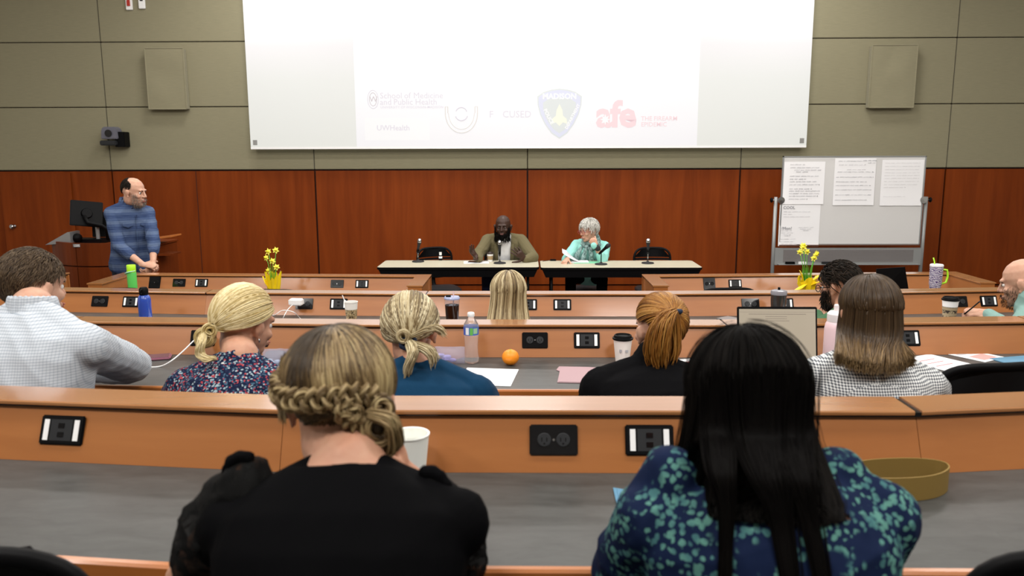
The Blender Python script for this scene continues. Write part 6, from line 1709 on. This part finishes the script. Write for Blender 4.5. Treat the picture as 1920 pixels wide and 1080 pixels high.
# ---- long blonde woman in white, third row
f = Fig('woman with long streaked blonde hair in a white top', (-.11, 3.75, .765), (-0.080, 3.980, 1.159), (-0.086, 4.050, 1.301), FL[2], 0, hyaw=R(4), hpitch=R(-4), vox=.007, wid=1.0,
        arms=[((-0.304, 4.250, 0.987), (-0.267, 4.620, 0.930), (.3, 1, 0), (0, 0, -1), 1), ((0.126, 4.250, 1.017), (0.049, 4.620, 0.930), (-.3, 1, 0), (0, 0, -1), -1)])
f.make_body(); tp = f.top(C_WSHIRT, 'white_top', puff=.02, sleeve=1, fold=.003, upto=.53, armr=(.075, .066, .056, .045)); f.trousers(C_DENIM)
hair_cap(f, H_SANDY, .005, 'hair_base')
def fall_blond(a, u, rs):
    s_ = a / 95.; p0 = around(f, a, .0765 + u * 1.2, .098 + u * 1.1, -.05)
    e = around(f, a, .145, .135 + u, -.28 + rs.uniform(-.04, .03)); return [p0, p0 * .5 + e * .5, e]
def tone_sb(az, rs, n): return np.clip(.30 + .16 * np.sin(az * .21 + .6) + .10 * np.sin(az * .47) + .32 * np.abs(az) / 95 + rs.normal(0, .16, n), 0, 1)
loose(f, H_SANDY, 1500, fall_blond, r=.0028, seed=4, part=(0, .1, 1.), lift=.010, K=20, tone=tone_sb, objs=[tp])

# ---- man with glasses in green, third row
f = Fig('bearded man with dark hair and glasses in a green shirt', (1.72, 3.85, .765), (1.667, 4.120, 1.192), (1.662, 4.200, 1.325), FL[2], R(20), hyaw=R(40), hpitch=R(-12), vox=.0055, wid=1.08, skin=SK_L,
        arms=[((1.664, 4.450, 0.971), (1.739, 4.720, 1.071), (-.6, .6, 0), (0, 0, -1), 1), ((2.016, 4.400, 0.983), (2.081, 4.680, 0.917), (-.3, 1, 0), (0, 0, -1), -1)])
f.make_body(); face_parts(f.t, f.HM, f.o)
f.top(C_GREEN, 'green_shirt', puff=.016, sleeve=1, fold=.003, upto=.53, seed=2); f.trousers(C_DENIM)
hair_short(f, H_DARK, 1500, .05, .0028, off=.010, seed=4, flow=(0, -.8, -.6), lift=.4, jitter=.4)
def beard(f, m, n, seed, L=.02, r=.0016, lo_=.0, moust=True, full=True):
    rs = np.random.RandomState(seed); P_ = []
    while len(P_) < n:
        a = rs.uniform(-1.75, 1.75); z = rs.uniform(-.118, .0)
        if abs(a) < .55 and z > -.062 and not (moust and -.048 < z < -.036): continue
        if abs(a) < 1.0 and z > -.035: continue
        if abs(a) < .22 and -.066 < z < -.048: continue
        yy = .034 + .066 * math.cos(a) * (1 + z * .6); xx = (.066 + z * .18) * math.sin(a)
        if z < -.09: s_ = 1 - (-.09 - z) / .04; xx *= s_; yy = .03 + (yy - .03) * s_
        p = np.array((xx, yy, z)); o_ = np.array((math.sin(a), math.cos(a) * 1., -.5)); d = np.array((0, .2, -1.)) + rs.normal(size=3) * .35
        P_.append([p + o_ * .001, p + o_ * .006 + d * L * .4, p + o_ * .008 + d * L])
    return strands('beard', to_world(f, np.array(P_)), r, m, f.t, f.o, rs.rand(n), n=3)
beard(f, H_DARK, 900, 3, .018, .0022)
def glasses(f, m):
    t = MB(); Mi = f.HMl
    for sx in (-1, 1):
        t.tube([Mi @ V(sx * .033 + .023 * math.cos(a * PI / 8), .104, .004 + .018 * math.sin(a * PI / 8)) for a in range(17)], .0022, 5)
        t.tube([Mi @ V(sx * .056, .102, .008), Mi @ V(sx * .078, .05, .008), Mi @ V(sx * .084, -.01, .006)], .0022, 5)
    t.tube([Mi @ V(-.010, .104, .008), Mi @ V(.010, .104, .008)], .002, 5)
    t.build('glasses', m, f.t, kind='stuff', smooth=True)
glasses(f, BLACK)

# ---- bald man in sage shirt, third row right
f = Fig('bald man with a short beard in a sage green shirt writing with a pen', (2.78, 3.80, .765), (2.610, 4.100, 1.218), (2.608, 4.180, 1.345), FL[2], R(22), hyaw=R(48), hpitch=R(-14), vox=.0055, wid=1.12, skin=SK_P, hs=1.08, neck=.06,
        arms=[((2.820, 4.500, 0.985), (2.795, 4.800, 1.065), (-1, .25, .02), (-.1, .6, -1), 1), ((3.107, 4.400, 0.984), (3.207, 4.720, 0.909), (-.3, 1, 0), (0, 0, -1), -1)], hands=((.95, 1.12, {'thumb': .9}), (.4, 1)))
f.make_body(); face_parts(f.t, f.HM, f.o)
def col3(c): c.cone(f.N + V(0, 0, -.03), .078, f.N + V(0, -.004, .022), .066)
f.top(C_SAGE, 'sage_shirt', puff=.016, sleeve=.98, fold=.003, upto=.53, seed=2, extra=col3); f.trousers(C_DENIM)
beard(f, H_DARK, 420, 5, .008, .0012)
q = (2.716, 4.800, 1.095)
t = thing('pen', 'black pen in the hand of the bald man in the sage green shirt', 'pen', q)
MB().tube([V((2.661, 4.800, 1.058)) - V(q), V((2.703, 4.800, 1.095)) - V(q), V((2.741, 4.800, 1.131)) - V(q)], .0042, 8).build('pen_barrel', BLACK, t, smooth=True)
MB().tube([V((2.741, 4.800, 1.131)) - V(q), V((2.750, 4.800, 1.137)) - V(q)], .0050, 8).build('pen_button', DGREY, t, smooth=True)

# ================================================================ the people at the front
def std_legs(H, floor, rt, fwd, spread=.10):
    return [(V(H) + rt * k * spread + fwd * .03 + V(0, 0, -.44), V(H) + rt * k * (spread + .01) + V(0, 0, floor + .09 - H[2])) for k in (-1, 1)]
# ---- standing man
Hs = (-3.811, 7.620, 0.961)
yw = R(-132)                                     # turned to the room and to his left, towards the tables
fw = Matrix.Rotation(yw, 3, 'Z') @ V(0, 1, 0); rt = Matrix.Rotation(yw, 3, 'Z') @ V(1, 0, 0)
f = Fig('standing balding bearded man in a striped blue denim shirt, hands clasped', (Hs[0], 7.62, .97), (-3.781, 7.620, 1.579), (-3.702, 7.560, 1.678), 0, yw, hyaw=R(-98), hpitch=R(-8), vox=.005, wid=1.0, depth=1.15, hs=1.14, skin=SK_P, neck=.058, nup=0,
        knees=std_legs((Hs[0], 7.62, .97), 0, rt, fw),
        arms=[((-3.521, 7.500, 1.233), (-3.467, 7.340, 1.040), (-.3, -.3, -.6), (-1, 0, -.2), 1), ((-3.811, 7.400, 1.184), (-3.535, 7.280, 1.028), (1, .1, -.12), (0, .6, -.8), 1)], hands=((.7, 1.05), (.8, 1.08)))
f.make_body(); face_parts(f.t, f.HM, f.o, brow=H_DARK)
tp = f.top(C_STRIPE, 'denim_shirt', puff=.020, sleeve=.72, fold=.005, armr=(.068, .060, .054, .050), upto=.525, hem=-.08, fscale=15, vox=.006, seed=7, neckr=.01)
for i, (E, W, *_) in enumerate(f.arms):
    E, W = V(E), V(W); c = Clay(); a = E.lerp(W, .30); c.cone(a, .056, E.lerp(W, .48), .052); c.build('rolled_cuff', C_STRIPE, f.t, .005, 1, .004, 40, f.o)
c = Clay(); nb = V(f.N)
for k in range(21):
    a = k / 20 * 2 * PI; fwd_ = max(0, V(math.cos(a), math.sin(a), 0).dot(fw))
    c.cone(nb + V(math.cos(a) * .090, math.sin(a) * .088, -.010 - .035 * fwd_), .013, nb + V(math.cos(a) * .078, math.sin(a) * .076, .048 - .055 * fwd_), .008)
c.build('collar', C_STRIPE, f.t, .0045, 1, origin=f.o)
for s_ in (-1, 1):
    M = f.TM @ Matrix.Translation((s_ * .085, .118 * 1.15 + .020, .345 * f.L)); Mo = Matrix.Translation(-f.o) @ M
    MB().prism([(-.05, .03), (.05, .03), (.05, .008), (0, -.012), (-.05, .008)], -.004, .006, Mo @ Matrix.Rotation(R(90), 4, 'X')).build('pocket_flap', C_STRIPE, f.t, bevel=.002)
mb = MB(); Mo = Matrix.Translation(-f.o) @ f.TM
mb.tube([Mo @ V(0, (.115 if z < .3 else .105) * 1.15 + .028, z * f.L) for z in (-.06, .03, .12, .22, .32, .40, .44)], .012, 6, flat=.3); mb.build('button_placket', C_STRIPE, f.t)
f.trousers(C_DENIM)
def balding(d, **k):
    az = math.atan2(abs(d[0]), d[1]); z = d[2]
    if az < R(72): return False
    hi = .50 + .42 * min(1, (az - R(72)) / R(60)); lo = .02 if az < R(112) else .02 - .52 * min(1, (az - R(112)) / R(35))
    return lo < z < hi
hair_short(f, H_DARK, 900, .022, .0022, off=.003, seed=5, flow=(0, -.8, -.6), lift=.2, test=balding)
beard(f, hair_mat('greying_beard', [(0, (.05, .035, .025)), (1, (.30, .25, .21))], .6), 800, 6, .009, .0014)

# ---- bald man with a full beard
Yc = 9.98
f = Fig('bald bearded man in an olive blazer over a white shirt, gesturing with both hands', ((-0.265, 9.980, 0.629)[0], 10.06, .50), (-0.255, 9.920, 1.053), (-0.271, 9.800, 1.143), 0, R(180), hyaw=R(174), hpitch=R(-4), vox=.005, wid=1.22, depth=1.15, hs=1.20, skin=SK_D, jaw=1.15, headw=1.05, neck=.064, nup=-.01,
        arms=[((0.100, 9.660, 0.791), (0.003, 9.550, 0.773), (-.45, -.3, .5), (-.6, -.2, .6), 1), ((-0.574, 9.660, 0.818), (-0.554, 9.520, 0.784), (-.5, -.2, .6), (.4, -.5, .6), -1)], hands=((.35, 1.25, {'spread': .16, 'thumb': .8}), (.25, 1.25, {'spread': .2, 'thumb': .8})), kspread=.20)
f.make_body(); face_parts(f.t, f.HM, f.o, lips=mat('lips_dark', (.12, .045, .04), .5), brow=H_DARK, white=mat('eye_white_dark', (.22, .19, .17), .3))  # darker sclera colour so the eye whites stand out less
ts = f.top(C_WSHIRT, 'white_shirt', puff=.006, sleeve=0, fold=.002, armr=(.05, .05, .05, .05), upto=.525, hem=0, seed=3, vox=.006, neckr=.015)
tb = f.top(C_BLAZER, 'blazer', puff=.024, sleeve=.97, fold=.0035, armr=(.082, .070, .062, .050), upto=.525, seed=5, fscale=12, vox=.006, sm=3)
# open the blazer front in a long V over the shirt
bm = bmesh.new(); bm.from_mesh(tb.data); Mi = (Matrix.Translation(-f.o) @ f.TM).inverted()
dl = []
for fc in bm.faces:
    p = Mi @ fc.calc_center_median()
    if p.y > .02 and abs(p.x + .005) < .078 and p.z < .60: dl.append(fc)
    elif p.z > .50 * f.L and abs(p.x) < .062 and p.y > -.02: dl.append(fc)
bmesh.ops.delete(bm, geom=dl, context='FACES'); bm.to_mesh(tb.data); bm.free()
sm_ = tb.modifiers.new('thickness', 'SOLIDIFY'); sm_.thickness = .004
Mo = Matrix.Translation(-f.o) @ f.TM
for s_ in (-1, 1):
    mb = MB(); zz = [.03, .12, .22, .30, .40, .455]
    pts = [Mo @ V(s_ * (.088 + (.012 if z > .25 else .0)), (.118 + .012 - .02 * (z > .42)) * 1.15 + .020, z * f.L) for z in zz]
    mb.tube(pts, [.008, .012, .018, .028, .026, .014], 6, flat=.25, up=tuple(Mo.to_3x3() @ V(0, 1, 0))); mb.build('lapel', C_BLAZER, f.t, smooth=True)
for k in range(4):
    mb = MB(); mb.ball(Mo @ V(0, .133 * 1.15, (.10 + .09 * k) * f.L), .005, 8); mb.build('shirt_button', WHITE, f.t)
f.trousers(knit('navy_trousers', (.012, .014, .035)), BLACK)
BRD = hair_mat('beard_black', [(0, (.002, .002, .002)), (1, (.008, .007, .006))], .8, .05)
def big_beard(f, m, n, seed):
    rs = np.random.RandomState(seed); P_ = []
    while len(P_) < n:
        a = rs.uniform(-1.5, 1.5); z = rs.uniform(-.125, .01)
        if abs(a) < .5 and z > -.036: continue
        if abs(a) < 1.05 and z > -.03 - .02 * (abs(a) < .8): continue
        if abs(a) < .24 and -.066 < z < -.046: continue
        rr = .064 + .03 * max(0, -z - .04); p = np.array((1.02 * rr * math.sin(a), .034 + (rr + .006) * math.cos(a), z)); d = np.array((.2 * math.sin(a), .3, -1.)) + rs.normal(size=3) * .3
        P_.append([p, p + np.array((math.sin(a), math.cos(a), 0)) * .008 + d * .008, p + np.array((math.sin(a), math.cos(a), 0)) * .010 + d * .026])
    return strands('beard', to_world(f, np.array(P_)), .0028, m, f.t, f.o, rs.rand(n), n=3)
c = Clay(); 
for (x, y, z, r) in ((0, .078, -.094, .026), (.026, .066, -.084, .024), (-.026, .066, -.084, .024), (.048, .042, -.058, .017), (-.048, .042, -.058, .017), (0, .072, -.112, .020)): c.ell(f.HM @ V(x, y, z), r * f.hs)
c.build('beard_base', BRD, f.t, .005, 2, origin=f.o)
big_beard(f, BRD, 900, 2)

# ---- grey haired woman with scarf
f = Fig('grey haired woman in a mint sweater and scarf, chin resting on her hand', ((0.799, 9.950, 0.633)[0], 10.0, .50), (0.815, 9.880, 0.975), (0.781, 9.800, 1.095), 0, R(172), hyaw=R(124), hpitch=R(-8), vox=.005, wid=1.06, depth=1.1, hs=1.14, skin=SK_P, nup=0,
        arms=[((0.943, 9.660, 0.751), (0.859, 9.620, 0.919), (-.5, .0, .75), (-.2, .9, .1), -1), ((0.506, 9.720, 0.744), (0.507, 9.500, 0.786), (-.2, -.4, -.1), (0, .2, -1), 1)], hands=((1.15, 1.05, {'thumb': .3}), (.6, 1.0)), kspread=.19)
f.make_body(); face_parts(f.t, f.HM, f.o, brow=H_GREY)
f.top(C_MINT, 'mint_sweater', puff=.020, sleeve=.72, fold=.0045, armr=(.070, .064, .058, .05), upto=.53, seed=11, fscale=13)
c = Clay(); nb = V(f.N)
for j in range(4):
    for k in range(20):
        a = k / 20 * 2 * PI; r = .080 + .012 * j; z = .055 - .030 * j - .018 * j * max(0, -math.sin(a)) + .006 * math.sin(a * 3 + j)
        a2 = (k + 1) / 20 * 2 * PI; z2 = .055 - .030 * j - .018 * j * max(0, -math.sin(a2)) + .006 * math.sin(a2 * 3 + j)
        c.cone(nb + V(r * math.cos(a), r * math.sin(a) * 1.05, z), .021, nb + V(r * math.cos(a2), r * math.sin(a2) * 1.05, z2), .021)
c.build('scarf', C_SCARF, f.t, .006, 1, .004, 45, f.o, seed=2)
for k, (x0, x1, y1) in enumerate(((1088, 1080, 490), (1096, 1093, 491), (1104, 1108, 491))):
    c = Clay(); p = [V(q) for q in (((0.686, 9.720, 0.895), (0.634, 9.700, 0.812), (0.617, 9.720, 0.724)), ((0.738, 9.710, 0.876), (0.718, 9.690, 0.800), (0.707, 9.710, 0.725)), ((0.790, 9.710, 0.883), (0.809, 9.690, 0.806), (0.811, 9.710, 0.725)))[k]]
    c.chain(p, (.024, .030, .034), flat=.5, side=(1, 0, 0)); c.build('scarf_end', C_SCARF, f.t, .006, 1, .005, 50, f.o, seed=k, stretch=(3, 1, .4))
w_ = V((0.866, 9.620, 0.912)); c = Clay(); c.cone(w_, .036, w_ + V(.012, 0, -.014), .036); c.build('watch', DGREY, f.t, .005, 1, origin=f.o)
w_ = V((0.826, 9.610, 0.939)); c = Clay(); c.cone(w_, .037, w_ + V(.006, 0, -.008), .037); c.build('bracelet', C_MINT, f.t, .005, 1, origin=f.o)
f.trousers(C_BLACK, BLACK)
hair_short(f, H_GREY, 1700, .045, .0030, off=.012, seed=6, flow=(0, -.5, -1), lift=.45, jitter=.5, whorl=(0, -.2, 1.), front=.66, temple=.42, side=.08, back=-.5)
glasses(f, mat('rose_frames', (.35, .05, .06), .4))

# ================================================================ chairs under the seated audience
for x, y, row, lb in ((-.262, .90, 4, 'black chair under the woman with the braid, below the frame'), (.37, 1.04, 4, 'black chair under the woman with long black hair'),
                          (-1.60, 2.33, 3, 'black chair under the man in the pale checked shirt'), (-.93, 2.30, 3, 'black chair under the woman in the navy floral blouse'),
                          (-.335, 2.27, 3, 'black chair under the woman in the blue sweater'), (.42, 2.40, 3, 'black chair under the copper haired woman'),
                          (1.06, 2.38, 3, 'black chair under the woman with long straight brown hair'), (-.11, 3.80, 2, 'black chair under the long haired blonde woman'),
                          (1.72, 3.90, 2, 'black chair under the man wearing glasses'), (2.78, 3.85, 2, 'black chair under the bald man in the sage shirt')):
    make_chair(lb, (x, y, FL[row]), 0, top=.90)
